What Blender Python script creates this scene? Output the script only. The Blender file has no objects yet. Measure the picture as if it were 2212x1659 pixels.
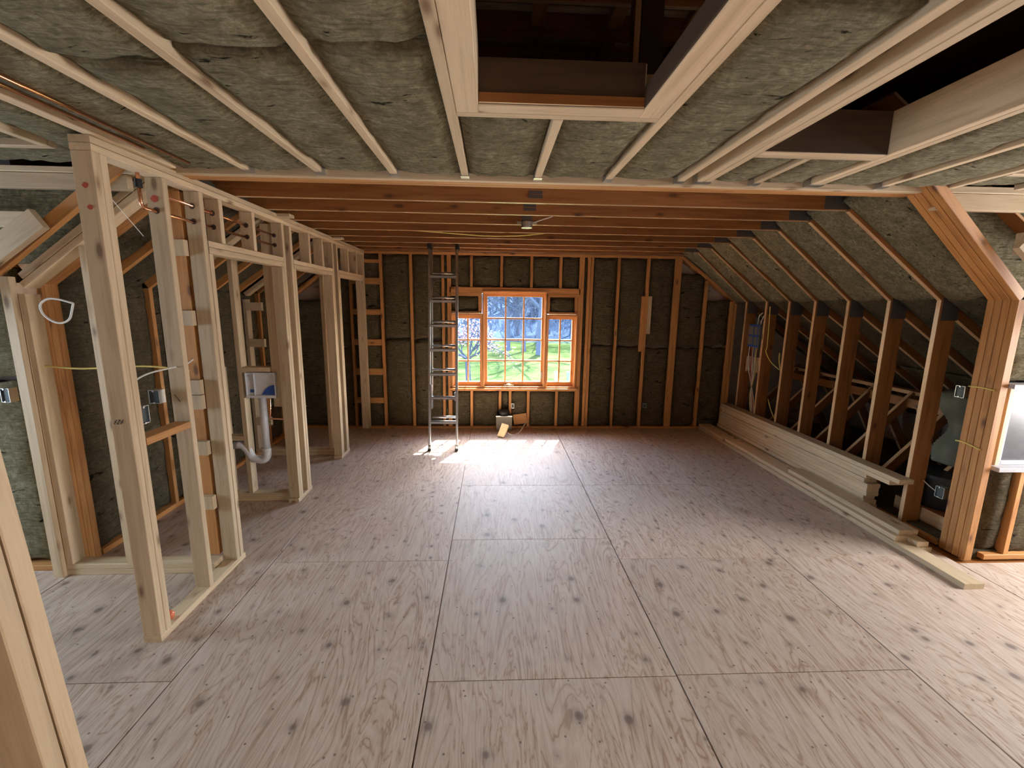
import bpy, math, random
from mathutils import Vector, Matrix, noise
R = math.radians
scene = bpy.context.scene
col = scene.collection

# ------------------------------------------------------------------ camera
H = 1.76
a, b, c = -0.04407505, 0.17754244, 0.0134025
Ry = Matrix(((math.cos(a), 0, math.sin(a)), (0, 1, 0), (-math.sin(a), 0, math.cos(a))))
Rx = Matrix(((1, 0, 0), (0, math.cos(b), -math.sin(b)), (0, math.sin(b), math.cos(b))))
Rz = Matrix(((math.cos(c), -math.sin(c), 0), (math.sin(c), math.cos(c), 0), (0, 0, 1)))
M = Rz @ Rx @ Ry            # (right, down, forward) of the room -> of the lens
def to_world(v):
    w = M.transposed() @ Vector(v)
    return Vector((w[0], w[2], -w[1]))
cam_d = bpy.data.cameras.new('camera')
cam = bpy.data.objects.new('camera', cam_d)
col.objects.link(cam)
rx, up, bk = to_world((1, 0, 0)), to_world((0, -1, 0)), to_world((0, 0, -1))
cam.matrix_world = Matrix(((rx.x, up.x, bk.x, 0), (rx.y, up.y, bk.y, 0), (rx.z, up.z, bk.z, H), (0, 0, 0, 1)))
cam_d.sensor_fit = 'HORIZONTAL'
cam_d.sensor_width = 36
cam_d.lens = 953.2 * 36 / 2212
cam_d.clip_start = 0.02
cam_d.clip_end = 600
scene.camera = cam

# ------------------------------------------------------------------ sky, sun, window daylight, exposure
world = bpy.data.worlds.new('world'); scene.world = world
world.use_nodes = True
wn = world.node_tree.nodes; wl = world.node_tree.links
wn.clear()
wo = wn.new('ShaderNodeOutputWorld'); wb = wn.new('ShaderNodeBackground'); ws = wn.new('ShaderNodeTexSky')
ws.sky_type = 'NISHITA'; ws.sun_disc = False
ws.sun_elevation = R(46); ws.sun_rotation = R(20); ws.air_density = 1.0; ws.dust_density = 0.6; ws.ozone_density = 1.2
wb.inputs['Strength'].default_value = 2.7
wm = wn.new('ShaderNodeMix'); wm.data_type = 'RGBA'; wm.blend_type = 'MULTIPLY'; wm.inputs[0].default_value = 1
wm.inputs[7].default_value = (1.0, .91, .80, 1)      # spring haze: a whiter sky than the clear-air model
wl.new(ws.outputs[0], wm.inputs[6]); wl.new(wm.outputs[2], wb.inputs[0]); wl.new(wb.outputs[0], wo.inputs[0])

sun_d = bpy.data.lights.new('sun', 'SUN'); sun = bpy.data.objects.new('sun', sun_d); col.objects.link(sun)
sun_d.energy = 44.0; sun_d.angle = R(0.6); sun_d.color = (1.0, 0.95, 0.87)
sun.rotation_euler = Vector((-0.21, -0.607, -0.68)).to_track_quat('-Z', 'Y').to_euler()

def area(name, loc, direction, sx, sy, power, color):
    d = bpy.data.lights.new(name, 'AREA'); o = bpy.data.objects.new(name, d); col.objects.link(o)
    d.shape = 'RECTANGLE'; d.size = sx; d.size_y = sy; d.energy = power; d.color = color
    o.location = loc; o.rotation_euler = Vector(direction).to_track_quat('-Z', 'Z').to_euler()
    return o
# daylight through the windows of the two side dormers; the lamp behind the camera is added fill
area('daylight_left', (-4.88, 1.85, 1.30), (1, -.15, -0.08), 1.3, 1.2, 31, (0.66, 0.84, 1.0))
area('daylight_right', (5.35, 1.95, 1.30), (-1, -.15, -0.08), 1.3, 1.2, 66, (0.97, 0.96, 0.96))
bl = area('fill_back', (0.3, -2.62, 1.2), (0, 1, -1.6), 3.2, .8, 30, (1.0, 0.95, 0.90))
bl.data.spread = R(104)      # narrow spread keeps this added fill lamp from mirroring in the far panes
p = area('portal_far', (0.3, 6.50, 1.25), (0, -1, 0), 2.0, 1.6, 1, (1, 1, 1)); p.data.cycles.is_portal = True

vs = scene.view_settings
vs.view_transform = 'Standard'; vs.look = 'None'; vs.gamma = 1; vs.use_curve_mapping = False
vs.exposure = 1.66

# ------------------------------------------------------------------ materials
def new_mat(name):
    m = bpy.data.materials.new(name); m.use_nodes = True
    nt = m.node_tree; nt.nodes.clear()
    out = nt.nodes.new('ShaderNodeOutputMaterial'); bs = nt.nodes.new('ShaderNodeBsdfPrincipled')
    nt.links.new(bs.outputs[0], out.inputs[0])
    return m, nt, bs
def nd(nt, t, **k):
    n = nt.nodes.new(t)
    for q, v in k.items(): setattr(n, q, v)
    return n
def ramp(nt, src, stops):
    r = nd(nt, 'ShaderNodeValToRGB'); e = r.color_ramp.elements
    while len(e) < len(stops): e.new(0.5)
    for el, (p_, c_) in zip(e, stops):
        el.position = p_; el.color = (c_ if len(c_) == 4 else (*c_, 1))
    nt.links.new(src, r.inputs[0]); return r.outputs[0]
def mix(nt, fac, A, B, mode='MIX'):
    m = nd(nt, 'ShaderNodeMix'); m.data_type = 'RGBA'; m.blend_type = mode
    for s, v in ((0, fac), (6, A), (7, B)):
        if hasattr(v, 'is_output') or isinstance(v, bpy.types.NodeSocket): nt.links.new(v, m.inputs[s])
        elif s == 0: m.inputs[0].default_value = v
        else: m.inputs[s].default_value = (*v, 1)
    return m.outputs[2]
def coords(nt, scale, rnd=True):
    tc = nd(nt, 'ShaderNodeTexCoord'); src = tc.outputs['Object']
    if rnd:
        oi = nd(nt, 'ShaderNodeObjectInfo'); vm = nd(nt, 'ShaderNodeVectorMath', operation='MULTIPLY_ADD')
        cx = nd(nt, 'ShaderNodeCombineXYZ')
        for i in range(3): nt.links.new(oi.outputs['Random'], cx.inputs[i])
        nt.links.new(cx.outputs[0], vm.inputs[0]); vm.inputs[1].default_value = (37, 23, 51); nt.links.new(src, vm.inputs[2])
        src = vm.outputs[0]
    mp = nd(nt, 'ShaderNodeMapping'); mp.inputs['Scale'].default_value = scale
    nt.links.new(src, mp.inputs[0]); return mp.outputs[0], src
def noise_t(nt, vec, scale, detail=4, rough=.55, dist=0):
    n = nd(nt, 'ShaderNodeTexNoise'); n.inputs['Scale'].default_value = scale; n.inputs['Detail'].default_value = detail
    n.inputs['Roughness'].default_value = rough; n.inputs['Distortion'].default_value = dist
    nt.links.new(vec, n.inputs['Vector']); return n.outputs['Fac']
def bump(nt, bs, h, strength, dist):
    bn = nd(nt, 'ShaderNodeBump'); bn.inputs['Strength'].default_value = strength; bn.inputs['Distance'].default_value = dist
    nt.links.new(h, bn.inputs['Height']); nt.links.new(bn.outputs[0], bs.inputs['Normal'])

def wood(name, light, dark, knot, rough=.62, vary=.16):
    m, nt, bs = new_mat(name)
    v, src = coords(nt, (0.9, 14, 14))
    g = noise_t(nt, v, 2.2, 5, .6, .6)
    base = ramp(nt, g, [(.30, dark), (.52, light), (.75, tuple(min(1, x * 1.08) for x in light))])
    v2 = nd(nt, 'ShaderNodeMapping'); v2.inputs['Scale'].default_value = (3.0, 75, 75); nt.links.new(src, v2.inputs[0])
    fine = noise_t(nt, v2.outputs[0], 3, 2, .5)
    base = mix(nt, ramp(nt, fine, [(.35, (.22,) * 3), (.6, (0,) * 3)]), base, dark)
    kn = nd(nt, 'ShaderNodeMapping'); kn.inputs['Scale'].default_value = (3.1, 8.0, 8.0); nt.links.new(src, kn.inputs[0])
    vo = nd(nt, 'ShaderNodeTexVoronoi'); vo.inputs['Scale'].default_value = 1; nt.links.new(kn.outputs[0], vo.inputs['Vector'])
    base = mix(nt, ramp(nt, vo.outputs['Distance'], [(.07, (.85,) * 3), (.13, (.25,) * 3), (.2, (0,) * 3)]), base, knot)
    oi = nd(nt, 'ShaderNodeObjectInfo'); hsv = nd(nt, 'ShaderNodeHueSaturation')
    mr = nd(nt, 'ShaderNodeMapRange'); mr.inputs['To Min'].default_value = 1 - vary; mr.inputs['To Max'].default_value = 1 + vary * .6
    nt.links.new(oi.outputs['Random'], mr.inputs[0]); nt.links.new(mr.outputs[0], hsv.inputs['Value']); nt.links.new(base, hsv.inputs['Color'])
    nt.links.new(hsv.outputs[0], bs.inputs['Base Color'])
    bs.inputs['Roughness'].default_value = rough
    bump(nt, bs, fine, .12, .003)
    return m
PALE = wood('pale_lumber', (.60, .465, .305), (.46, .335, .20), (.16, .08, .035))
AMBER = wood('amber_lumber', (.53, .25, .078), (.36, .15, .042), (.12, .04, .015))
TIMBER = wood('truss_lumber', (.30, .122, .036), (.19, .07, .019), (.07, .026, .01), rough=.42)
DARKWOOD = wood('dark_wood', (.065, .036, .018), (.045, .024, .012), (.05, .03, .015))  # near-black tone; on the hatch headers it stands in for shade
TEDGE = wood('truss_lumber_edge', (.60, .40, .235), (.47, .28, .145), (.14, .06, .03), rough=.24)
WINWOOD = wood('window_pine', (.62, .30, .11), (.50, .21, .07), (.4, .17, .05), rough=.4, vary=.05)
GREYPLY = wood('weathered_board', (.42, .37, .33), (.32, .28, .25), (.15, .1, .08))

def plywood(ks=(4.6, 3.9), spread=.16, kr=1.0, name='plywood'):
    m, nt, bs = new_mat(name)
    v, src = coords(nt, (4.2, .62, 1))
    warp = noise_t(nt, v, 1.1, 4, .55, 1.6)
    sn = nd(nt, 'ShaderNodeMath', operation='MULTIPLY'); sn.inputs[1].default_value = 11.0; nt.links.new(warp, sn.inputs[0])
    fr = nd(nt, 'ShaderNodeMath', operation='PINGPONG'); fr.inputs[1].default_value = .5; nt.links.new(sn.outputs[0], fr.inputs[0])
    base = ramp(nt, fr.outputs[0], [(0.0, (.33, .20, .13)), (.10, (.505, .385, .30)), (.5, (.605, .49, .405))])
    v2 = nd(nt, 'ShaderNodeMapping'); v2.inputs['Scale'].default_value = (30, 2.6, 1); nt.links.new(src, v2.inputs[0])
    fine = noise_t(nt, v2.outputs[0], 1.4, 6, .68, .9)
    base = mix(nt, ramp(nt, fine, [(.36, (.55,) * 3), (.52, (0,) * 3)]), base, (.36, .24, .17))
    big = noise_t(nt, src, 1.1, 3, .6)
    base = mix(nt, ramp(nt, big, [(.35, (.0,) * 3), (.7, (.4,) * 3)]), base, (.50, .415, .36))
    # knots: a few large soft ones, elongated a little along the grain
    kn = nd(nt, 'ShaderNodeMapping'); kn.inputs['Scale'].default_value = (*ks, 1); nt.links.new(src, kn.inputs[0])
    flat = nd(nt, 'ShaderNodeVectorMath', operation='MULTIPLY'); flat.inputs[1].default_value = (1, 1, 0); nt.links.new(kn.outputs[0], flat.inputs[0])
    wobble = nd(nt, 'ShaderNodeVectorMath', operation='ADD'); nz = nd(nt, 'ShaderNodeTexNoise'); nz.inputs['Scale'].default_value = 9
    nt.links.new(src, nz.inputs['Vector']); sc = nd(nt, 'ShaderNodeVectorMath', operation='SCALE'); sc.inputs['Scale'].default_value = .035
    nt.links.new(nz.outputs['Color'], sc.inputs[0]); nt.links.new(flat.outputs[0], wobble.inputs[0]); nt.links.new(sc.outputs[0], wobble.inputs[1])
    vo = nd(nt, 'ShaderNodeTexVoronoi', voronoi_dimensions='2D'); vo.inputs['Scale'].default_value = 1; nt.links.new(wobble.outputs[0], vo.inputs['Vector'])
    sep = nd(nt, 'ShaderNodeSeparateColor'); nt.links.new(vo.outputs['Color'], sep.inputs[0])
    rad = nd(nt, 'ShaderNodeMath', operation='ADD'); nt.links.new(vo.outputs['Distance'], rad.inputs[0])
    off = nd(nt, 'ShaderNodeMath', operation='MULTIPLY'); off.inputs[1].default_value = spread; nt.links.new(sep.outputs[0], off.inputs[0]); nt.links.new(off.outputs[0], rad.inputs[1])
    base = mix(nt, ramp(nt, rad.outputs[0], [(.055, (.85,) * 3), (.085, (.7,) * 3), (.115, (.3,) * 3), (.24, (0,) * 3)]), base, (.15, .105, .085))
    # nail heads and pitch flecks
    vo2 = nd(nt, 'ShaderNodeTexVoronoi', voronoi_dimensions='2D'); vo2.inputs['Scale'].default_value = 5.5; nt.links.new(src, vo2.inputs['Vector'])
    base = mix(nt, ramp(nt, vo2.outputs['Distance'], [(.02, (.85,) * 3), (.034, (0,) * 3)]), base, (.14, .10, .08))
    oi = nd(nt, 'ShaderNodeObjectInfo'); hsv = nd(nt, 'ShaderNodeHueSaturation')
    mr = nd(nt, 'ShaderNodeMapRange'); mr.inputs['To Min'].default_value = .93; mr.inputs['To Max'].default_value = 1.07
    nt.links.new(oi.outputs['Random'], mr.inputs[0]); nt.links.new(mr.outputs[0], hsv.inputs['Value']); nt.links.new(base, hsv.inputs['Color'])
    nt.links.new(hsv.outputs[0], bs.inputs['Base Color'])
    nt.links.new(ramp(nt, fine, [(.3, (.55,) * 3), (.7, (.68,) * 3)]), bs.inputs['Roughness'])
    bump(nt, bs, fine, .15, .003)
    return m
PLY = plywood()
PLYK = plywood((8.5, 6.0), .13, name='knotty_plywood')

def wool(name, c1, c2, c3):
    m, nt, bs = new_mat(name)
    v, src = coords(nt, (1, 1, 1))
    n1 = noise_t(nt, src, 38, 6, .78); n2 = noise_t(nt, src, 9, 5, .7)
    base = ramp(nt, n1, [(.30, c1), (.52, c2), (.72, c3)])
    base = mix(nt, ramp(nt, n2, [(.34, (.75,) * 3), (.60, (0,) * 3)]), base, c1)
    # pressed ridges running across the batt (its local X is its width)
    rg = nd(nt, 'ShaderNodeMapping'); rg.inputs['Scale'].default_value = (9, 95, 95); nt.links.new(src, rg.inputs[0])
    ridge = noise_t(nt, rg.outputs[0], 1.0, 2, .5, .4)
    # torn gashes
    gs = nd(nt, 'ShaderNodeMapping'); gs.inputs['Scale'].default_value = (4, 14, 14); nt.links.new(src, gs.inputs[0])
    gash = noise_t(nt, gs.outputs[0], 1.5, 6, .65, .5)
    gm = ramp(nt, gash, [(.33, (1,) * 3), (.36, (0,) * 3)])
    base = mix(nt, ramp(nt, ridge, [(.36, (.40,) * 3), (.50, (0,) * 3)]), base, tuple(x * .45 for x in c1))
    base = mix(nt, gm, base, tuple(x * .18 for x in c1))
    nt.links.new(base, bs.inputs['Base Color']); bs.inputs['Roughness'].default_value = 1
    bs.inputs['Specular IOR Level'].default_value = .1
    ad = nd(nt, 'ShaderNodeMath', operation='MULTIPLY_ADD'); nt.links.new(ridge, ad.inputs[0]); ad.inputs[1].default_value = .9; nt.links.new(n1, ad.inputs[2])
    sb = nd(nt, 'ShaderNodeMath', operation='SUBTRACT'); nt.links.new(ad.outputs[0], sb.inputs[0]); nt.links.new(gm, sb.inputs[1])
    bump(nt, bs, sb.outputs[0], 1.0, .02)
    return m
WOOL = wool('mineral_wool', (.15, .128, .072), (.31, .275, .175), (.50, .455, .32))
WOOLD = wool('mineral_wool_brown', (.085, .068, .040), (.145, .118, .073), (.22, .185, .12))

def plain(name, color, rough=.5, metal=0, **k):
    m, nt, bs = new_mat(name)
    v, src = coords(nt, (1, 1, 1)); n = noise_t(nt, src, 22, 3, .6)
    nt.links.new(ramp(nt, n, [(.3, tuple(x * .86 for x in color)), (.7, color)]), bs.inputs['Base Color'])
    bs.inputs['Roughness'].default_value = rough; bs.inputs['Metallic'].default_value = metal
    for q, val in k.items(): bs.inputs[q].default_value = val
    return m
STEEL = plain('galvanised_steel', (.62, .65, .66), .35, 1)
ALU = plain('aluminium', (.50, .50, .52), .3, 1)
PLATE = plain('truss_plate', (.13, .12, .115), .5, .6)
COPPER = plain('copper', (.90, .45, .28), .16, 1)
PVC = plain('pvc', (.72, .73, .76), .3)
BLACK = plain('black_plastic', (.012, .012, .014), .45)
DARKBOX = plain('dark_box', (.03, .045, .05), .5)
CREAM = plain('cream_plastic', (.82, .68, .42), .5)
YELLOW = plain('yellow_cable', (.75, .60, .16), .5)
WHITE = plain('white_cable', (.75, .73, .68), .5)
WPAINT = plain('white_vinyl', (.50, .50, .54), .45)
BLUE = plain('blue_tape', (.03, .10, .42), .6)
GREYMET = plain('grey_enamel', (.20, .22, .22), .5)
DUCT = plain('duct_metal', (.25, .23, .19), .55, .3)
REDM = plain('red_marking', (.50, .08, .04), .7)
ORANGE = plain('orange_glass', (.85, .22, .10), .2)
INK = plain('stamp_ink', (.07, .05, .045), .8)
DUCTWRAP = plain('duct_wrap', (.10, .105, .08), .8)

def glass(name, tint, rough, amount):
    m = bpy.data.materials.new(name); m.use_nodes = True; nt = m.node_tree; nt.nodes.clear()
    out = nd(nt, 'ShaderNodeOutputMaterial'); mx = nd(nt, 'ShaderNodeMixShader'); tr = nd(nt, 'ShaderNodeBsdfTransparent'); gl = nd(nt, 'ShaderNodeBsdfGlossy')
    tr.inputs[0].default_value = (*tint, 1); gl.inputs['Roughness'].default_value = rough
    mx.inputs[0].default_value = amount
    nt.links.new(tr.outputs[0], mx.inputs[1]); nt.links.new(gl.outputs[0], mx.inputs[2]); nt.links.new(mx.outputs[0], out.inputs[0])
    return m
GLASS = glass('window_glass', (.96, .98, .98), .02, .04)

# ------------------------------------------------------------------ helpers
def link(name, me, parent=None, m=None):
    o = bpy.data.objects.new(name, me); col.objects.link(o)
    if parent: o.parent = parent
    if m and me and not me.materials: me.materials.append(m)
    return o
def tag(o, label=None, cat=None, group=None, kind=None):
    for k, v in (('label', label), ('category', cat), ('group', group), ('kind', kind)):
        if v: o[k] = v
    return o
def empty(name, loc=(0, 0, 0), **k):
    o = bpy.data.objects.new(name, None); col.objects.link(o); o.location = loc; o.empty_display_size = .1
    return tag(o, **k)
class MB:
    def __init__(s): s.v = []; s.f = []
    def add(s, vs_, fs):
        n = len(s.v); s.v += [tuple(q) for q in vs_]; s.f += [tuple(i + n for i in f) for f in fs]
    def box(s, x, y, z):
        P = [(i, j, k) for k in z for j in y for i in x]
        s.add(P, [(0, 2, 3, 1), (4, 5, 7, 6), (0, 1, 5, 4), (2, 6, 7, 3), (0, 4, 6, 2), (1, 3, 7, 5)])
    def tube(s, pts, r, n=8, caps=True):
        pts = [Vector(p_) for p_ in pts]; rs = r if isinstance(r, (list, tuple)) else [r] * len(pts)
        rings = []; prev = None
        for i, p_ in enumerate(pts):
            d = (pts[min(i + 1, len(pts) - 1)] - pts[max(i - 1, 0)]).normalized()
            if prev is None:
                u = d.orthogonal().normalized()
            else:
                u = (prev - d * prev.dot(d)); u = u.normalized() if u.length > 1e-6 else d.orthogonal().normalized()
            prev = u; w = d.cross(u)
            rings.append([p_ + (u * math.cos(2 * math.pi * k / n) + w * math.sin(2 * math.pi * k / n)) * rs[i] for k in range(n)])
        vv = [q for r_ in rings for q in r_]; ff = []
        for i in range(len(rings) - 1):
            for k in range(n):
                ff.append((i * n + k, i * n + (k + 1) % n, (i + 1) * n + (k + 1) % n, (i + 1) * n + k))
        if caps: ff += [tuple(range(n - 1, -1, -1)), tuple((len(rings) - 1) * n + k for k in range(n))]
        s.add(vv, ff)
    def build(s, name, m, parent=None, smooth=False):
        me = bpy.data.meshes.new(name); me.from_pydata(s.v, [], s.f); me.update()
        if smooth:
            for p_ in me.polygons: p_.use_smooth = True
        return link(name, me, parent, m)

_cache = {}
def board_mesh(L, W, T, m, ch=.0025):
    key = (round(L, 4), round(W, 4), round(T, 4), m.name)
    if key in _cache: return _cache[key]
    x, y, z = L / 2, W / 2, T / 2
    c_ = min(ch, y * .3, z * .3)
    sec = [(y - c_, -z), (y, -z + c_), (y, z - c_), (y - c_, z), (-y + c_, z), (-y, z - c_), (-y, -z + c_), (-y + c_, -z)]
    v = [(-x, *q) for q in sec] + [(x, *q) for q in sec]
    f = [(k, (k + 1) % 8, 8 + (k + 1) % 8, 8 + k) for k in range(8)] + [tuple(range(7, -1, -1)), tuple(range(8, 16))]
    me = bpy.data.meshes.new('board'); me.from_pydata(v, [], f); me.materials.append(m)
    if m is TIMBER and max(W, T) > 1.5 * min(W, T):      # narrow edges take a paler colour than the wide faces
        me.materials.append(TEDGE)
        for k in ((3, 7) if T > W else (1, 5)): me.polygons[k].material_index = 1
    _cache[key] = me; return me
ROT = {0: Matrix.Identity(3), 1: Matrix(((0, -1, 0), (1, 0, 0), (0, 0, 1))), 2: Matrix(((0, 0, -1), (0, 1, 0), (1, 0, 0)))}
def bx(name, parent, x, y, z, m):
    """axis-aligned board whose grain (local X) runs along its longest side"""
    d = [abs(x[1] - x[0]), abs(y[1] - y[0]), abs(z[1] - z[0])]
    ax = d.index(max(d)); cen = Vector(((x[0] + x[1]) / 2, (y[0] + y[1]) / 2, (z[0] + z[1]) / 2))
    dims = {0: (d[0], d[1], d[2]), 1: (d[1], d[0], d[2]), 2: (d[2], d[1], d[0])}[ax]
    o = link(name, board_mesh(*dims, m), parent)
    o.matrix_local = Matrix.Translation(cen) @ ROT[ax].to_4x4()
    return o
def beam(name, parent, p0, p1, W, T, m, wdir=(0, 1, 0), off=(0, 0)):
    """board from p0 to p1; W across along wdir, T along the third direction; off shifts in (W,T)"""
    p0, p1 = Vector(p0), Vector(p1); d = (p1 - p0); L = d.length; d.normalize()
    w = Vector(wdir); w = (w - d * w.dot(d)).normalized(); t = d.cross(w)
    cen = (p0 + p1) / 2 + w * off[0] + t * off[1]
    o = link(name, board_mesh(L, W, T, m), parent)
    o.matrix_local = Matrix(((d.x, w.x, t.x, cen.x), (d.y, w.y, t.y, cen.y), (d.z, w.z, t.z, cen.z), (0, 0, 0, 1)))
    return o
_seed = [0]
def batt(parent, P, U, V, ul, vl, m, sag=.012, depth=.09, cell=.045, name='insulation_batt', rag=.035):
    """mineral wool batt: P corner, U across, V along, face looks along U x V; lumpy face, rounded edges, body behind"""
    _seed[0] += 7.31; sd = _seed[0]
    P, U, V = Vector(P), Vector(U).normalized(), Vector(V).normalized(); N = U.cross(V)
    nu = max(4, round(ul / cell)); nv = max(4, round(vl / cell)); vv = []; ff = []
    for j in range(nv + 1):
        for i in range(nu + 1):
            u, v = i / nu * ul, j / nv * vl
            e = min(u, ul - u, v, vl - v) / .05
            h = sag * (noise.noise((u * 4 + sd, v * 3, sd)) + .5 * noise.noise((u * 13, v * 11 + sd, sd)))
            h += sag * .5 * min(1, min(u, ul - u) / .12) + .007 * noise.noise((u * 31, v * 27, sd))
            if e < 1: h -= .016 * (1 - e) ** 2
            vj = v + (rag * (noise.noise((u * 7, sd, j)) - .25) * (1 if j else -1) if j in (0, nv) else 0)
            vv.append((u, vj, h))
    for j in range(nv):
        for i in range(nu):
            q = j * (nu + 1) + i; ff.append((q, q + 1, q + nu + 2, q + nu + 1))
    rim = [i for i in range(nu + 1)] + [j * (nu + 1) + nu for j in range(1, nv + 1)] + [nv * (nu + 1) + i for i in range(nu - 1, -1, -1)] + [j * (nu + 1) for j in range(nv - 1, 0, -1)]
    n0 = len(vv)
    for q in rim: vv.append((vv[q][0], vv[q][1], -depth))
    for k in range(len(rim)):
        k2 = (k + 1) % len(rim); ff.append((rim[k2], rim[k], n0 + k, n0 + k2))
    ff.append(tuple(n0 + k for k in range(len(rim) - 1, -1, -1)))
    me = bpy.data.meshes.new(name); me.from_pydata(vv, [], ff)
    for p_ in me.polygons: p_.use_smooth = True
    o = link(name, me, parent, m)
    o.matrix_local = Matrix(((U.x, V.x, N.x, P.x), (U.y, V.y, N.y, P.y), (U.z, V.z, N.z, P.z), (0, 0, 0, 1)))
    return o
def cable(name, pts, r, m, parent=None, n=6, sub=5):
    P = [Vector(p_) for p_ in pts]; out = []
    for i in range(len(P) - 1):
        p0, p1, p2, p3 = P[max(i - 1, 0)], P[i], P[i + 1], P[min(i + 2, len(P) - 1)]
        for k in range(sub):
            t = k / sub
            out.append(.5 * ((2 * p1) + (p2 - p0) * t + (2 * p0 - 5 * p1 + 4 * p2 - p3) * t * t + (3 * p1 - p0 - 3 * p2 + p3) * t ** 3))
    out.append(P[-1]); mb = MB(); mb.tube(out, r, n)
    return mb.build(name, m, parent, smooth=True)
IN = .038      # thickness of a two-by
W4 = .089

# ------------------------------------------------------------------ floor: plywood sheets on a deck
floor = empty('floor', kind='structure')
cols = [(-5.1, -3.95), (-3.94, -2.73), (-2.725, -1.503), (-1.498, -.305), (-.300, .897), (.902, 2.082), (2.087, 3.30), (3.305, 4.5), (4.505, 5.6)]
seams = [[-3, -.6, 1.85, 4.3, 6.3], [-3, -1.3, 1.1, 2.75, 5.0, 6.3], [-3, -.6, 1.856, 4.3, 6.3], [-3, -2.1, .4, 2.826, 5.26, 6.3],
         [-3, -.6, 1.82, 3.10, 4.12, 6.3], [-3, -.6, 1.826, 2.82, 4.12, 6.3], [-3, -1.1, .5, 2.82, 4.08, 6.3], [-3, -.6, 1.9, 2.72], [-3, -.6, 1.9, 2.72]]
for (x0, x1), ys in zip(cols, seams):
    for y0, y1 in zip(ys[:-1], ys[1:]):
        pm = PLYK if (-1.6 < x0 < -1 and 2 < y0 < 5) or (.8 < x0 < 1 and y0 > 2.5) or (2 < x0 < 2.2 and y0 > 2) else PLY
        key = ('sheet', round(x1 - x0, 3), round(y1 - y0, 3), pm.name)
        if key not in _cache:
            w, l, cz = (x1 - x0) / 2 - .001, (y1 - y0) / 2 - .0015, .0015
            vv = [(-w, -l, -.018), (w, -l, -.018), (w, l, -.018), (-w, l, -.018), (-w, -l, -cz), (w, -l, -cz), (w, l, -cz), (-w, l, -cz),
                  (-w + cz, -l + cz, 0), (w - cz, -l + cz, 0), (w - cz, l - cz, 0), (-w + cz, l - cz, 0)]
            ff = [(3, 2, 1, 0), (8, 9, 10, 11)] + [(i, (i + 1) % 4, 4 + (i + 1) % 4, 4 + i) for i in range(4)] + [(4 + i, 4 + (i + 1) % 4, 8 + (i + 1) % 4, 8 + i) for i in range(4)]
            me = bpy.data.meshes.new('sheet'); me.from_pydata(vv, [], ff); me.materials.append(pm); _cache[key] = me
        o = link('plywood_sheet', _cache[key], floor); o.location = ((x0 + x1) / 2, (y0 + y1) / 2, 0)
mb = MB(); mb.box((-5.2, 5.7), (-3.1, 6.4), (-.12, -.019)); mb.build('subfloor', TIMBER, floor)
mb = MB(); mb.box((3.42, 5.7), (2.80, 6.4), (-.019, .05)); mb.build('attic_floor_insulation', WOOLD, floor)

# ------------------------------------------------------------------ ceiling of the near hall
ceil_ = empty('ceiling', kind='structure')
ZC = 2.45; ZT = ZC + .184; ZJ = ZC + .235
YB0, YB1 = 2.63, 2.76
def joist(x0, x1, y0, y1, m=PALE, z0=ZC, z1=ZT): bx('joist', ceil_, (x0, x1), (y0, y1), (z0, z1), m)
full = [(-1.344, -1.306), (-.964, -.926), (-.564, -.526), (-.178, -.140), (.616, .654), (1.020, 1.060), (2.202, 2.240), (2.60, 2.638)]
for x0, x1 in full: joist(x0, x1, -2.9, 2.585)
for x0, x1 in [(-1.745, -1.690), (-2.085, -2.045), (-2.49, -2.45), (-2.9, -2.86), (-3.3, -3.26), (-3.7, -3.66), (-4.1, -4.06), (-4.5, -4.46),
               (3.0, 3.038), (3.4, 3.438), (3.8, 3.838), (4.2, 4.238), (4.6, 4.638), (5.0, 5.038)]:
    joist(x0, x1, -2.9, 2.585 if x0 > -2 else 2.27)
# hatch one: doubled trimmers and headers
joist(-.139, -.057, -1.3, 1.768)
joist(.535, .615, -1.3, 1.768, z1=ZC + .075)
bx('header', ceil_, (-.057, .535), (1.700, 1.768), (ZC, ZT - .035), PALE)
bx('header', ceil_, (-.139, .615), (1.770, 1.808), (ZC, ZT - .035), PALE)
bx('header_tone_sheet', ceil_, (-.055, .529), (1.694, 1.699), (ZC + .003, ZT - .036), DARKWOOD)  # added thin sheet, its dark colour stands in for shade on the header
bx('header_tone_sheet', ceil_, (.530, .5345), (-1.29, 1.693), (ZC + .003, ZC + .072), DARKWOOD)  # added dark strip: shade on the trimmer's inner face put into colour
bx('header_tone_sheet', ceil_, (-.055, .529), (1.685, 1.6935), (ZC + .003, ZC + .035), TIMBER)  # added browner strip along the foot of the dark sheet
bx('header_tone_sheet', ceil_, (1.212, 1.780), (2.079, 2.084), (ZC + .003, ZT - .001), DARKWOOD)  # added dark sheet: shade inside the second hatch put into colour
bx('header', ceil_, (-.057, .535), (-1.37, -1.30), (ZC, ZT), PALE)
joist(.223, .261, 1.81, 2.60)
# hatch two
joist(1.131, 1.169, -2.9, 2.575); joist(1.171, 1.209, -2.9, 2.575)
joist(1.782, 1.819, -2.9, 2.575); joist(1.821, 1.858, -2.9, 2.575)
bx('header', ceil_, (1.210, 1.781), (2.085, 2.123), (ZC, ZT), PALE)
bx('header', ceil_, (1.210, 1.781), (2.125, 2.163), (ZC, ZT), PALE)
bx('header', ceil_, (1.210, 1.781), (-.9, -.86), (ZC, ZT), PALE)
joist(1.455, 1.49, 2.165, 2.585)
# flush beam that carries the joists: plies side by side
for k in range(3):
    bx('beam_ply', ceil_, (-1.72, 2.50), (YB0 + k * .044, YB0 + k * .044 + .042), (ZC - .012, ZT + .02), PALE if k == 0 else AMBER)
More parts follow.
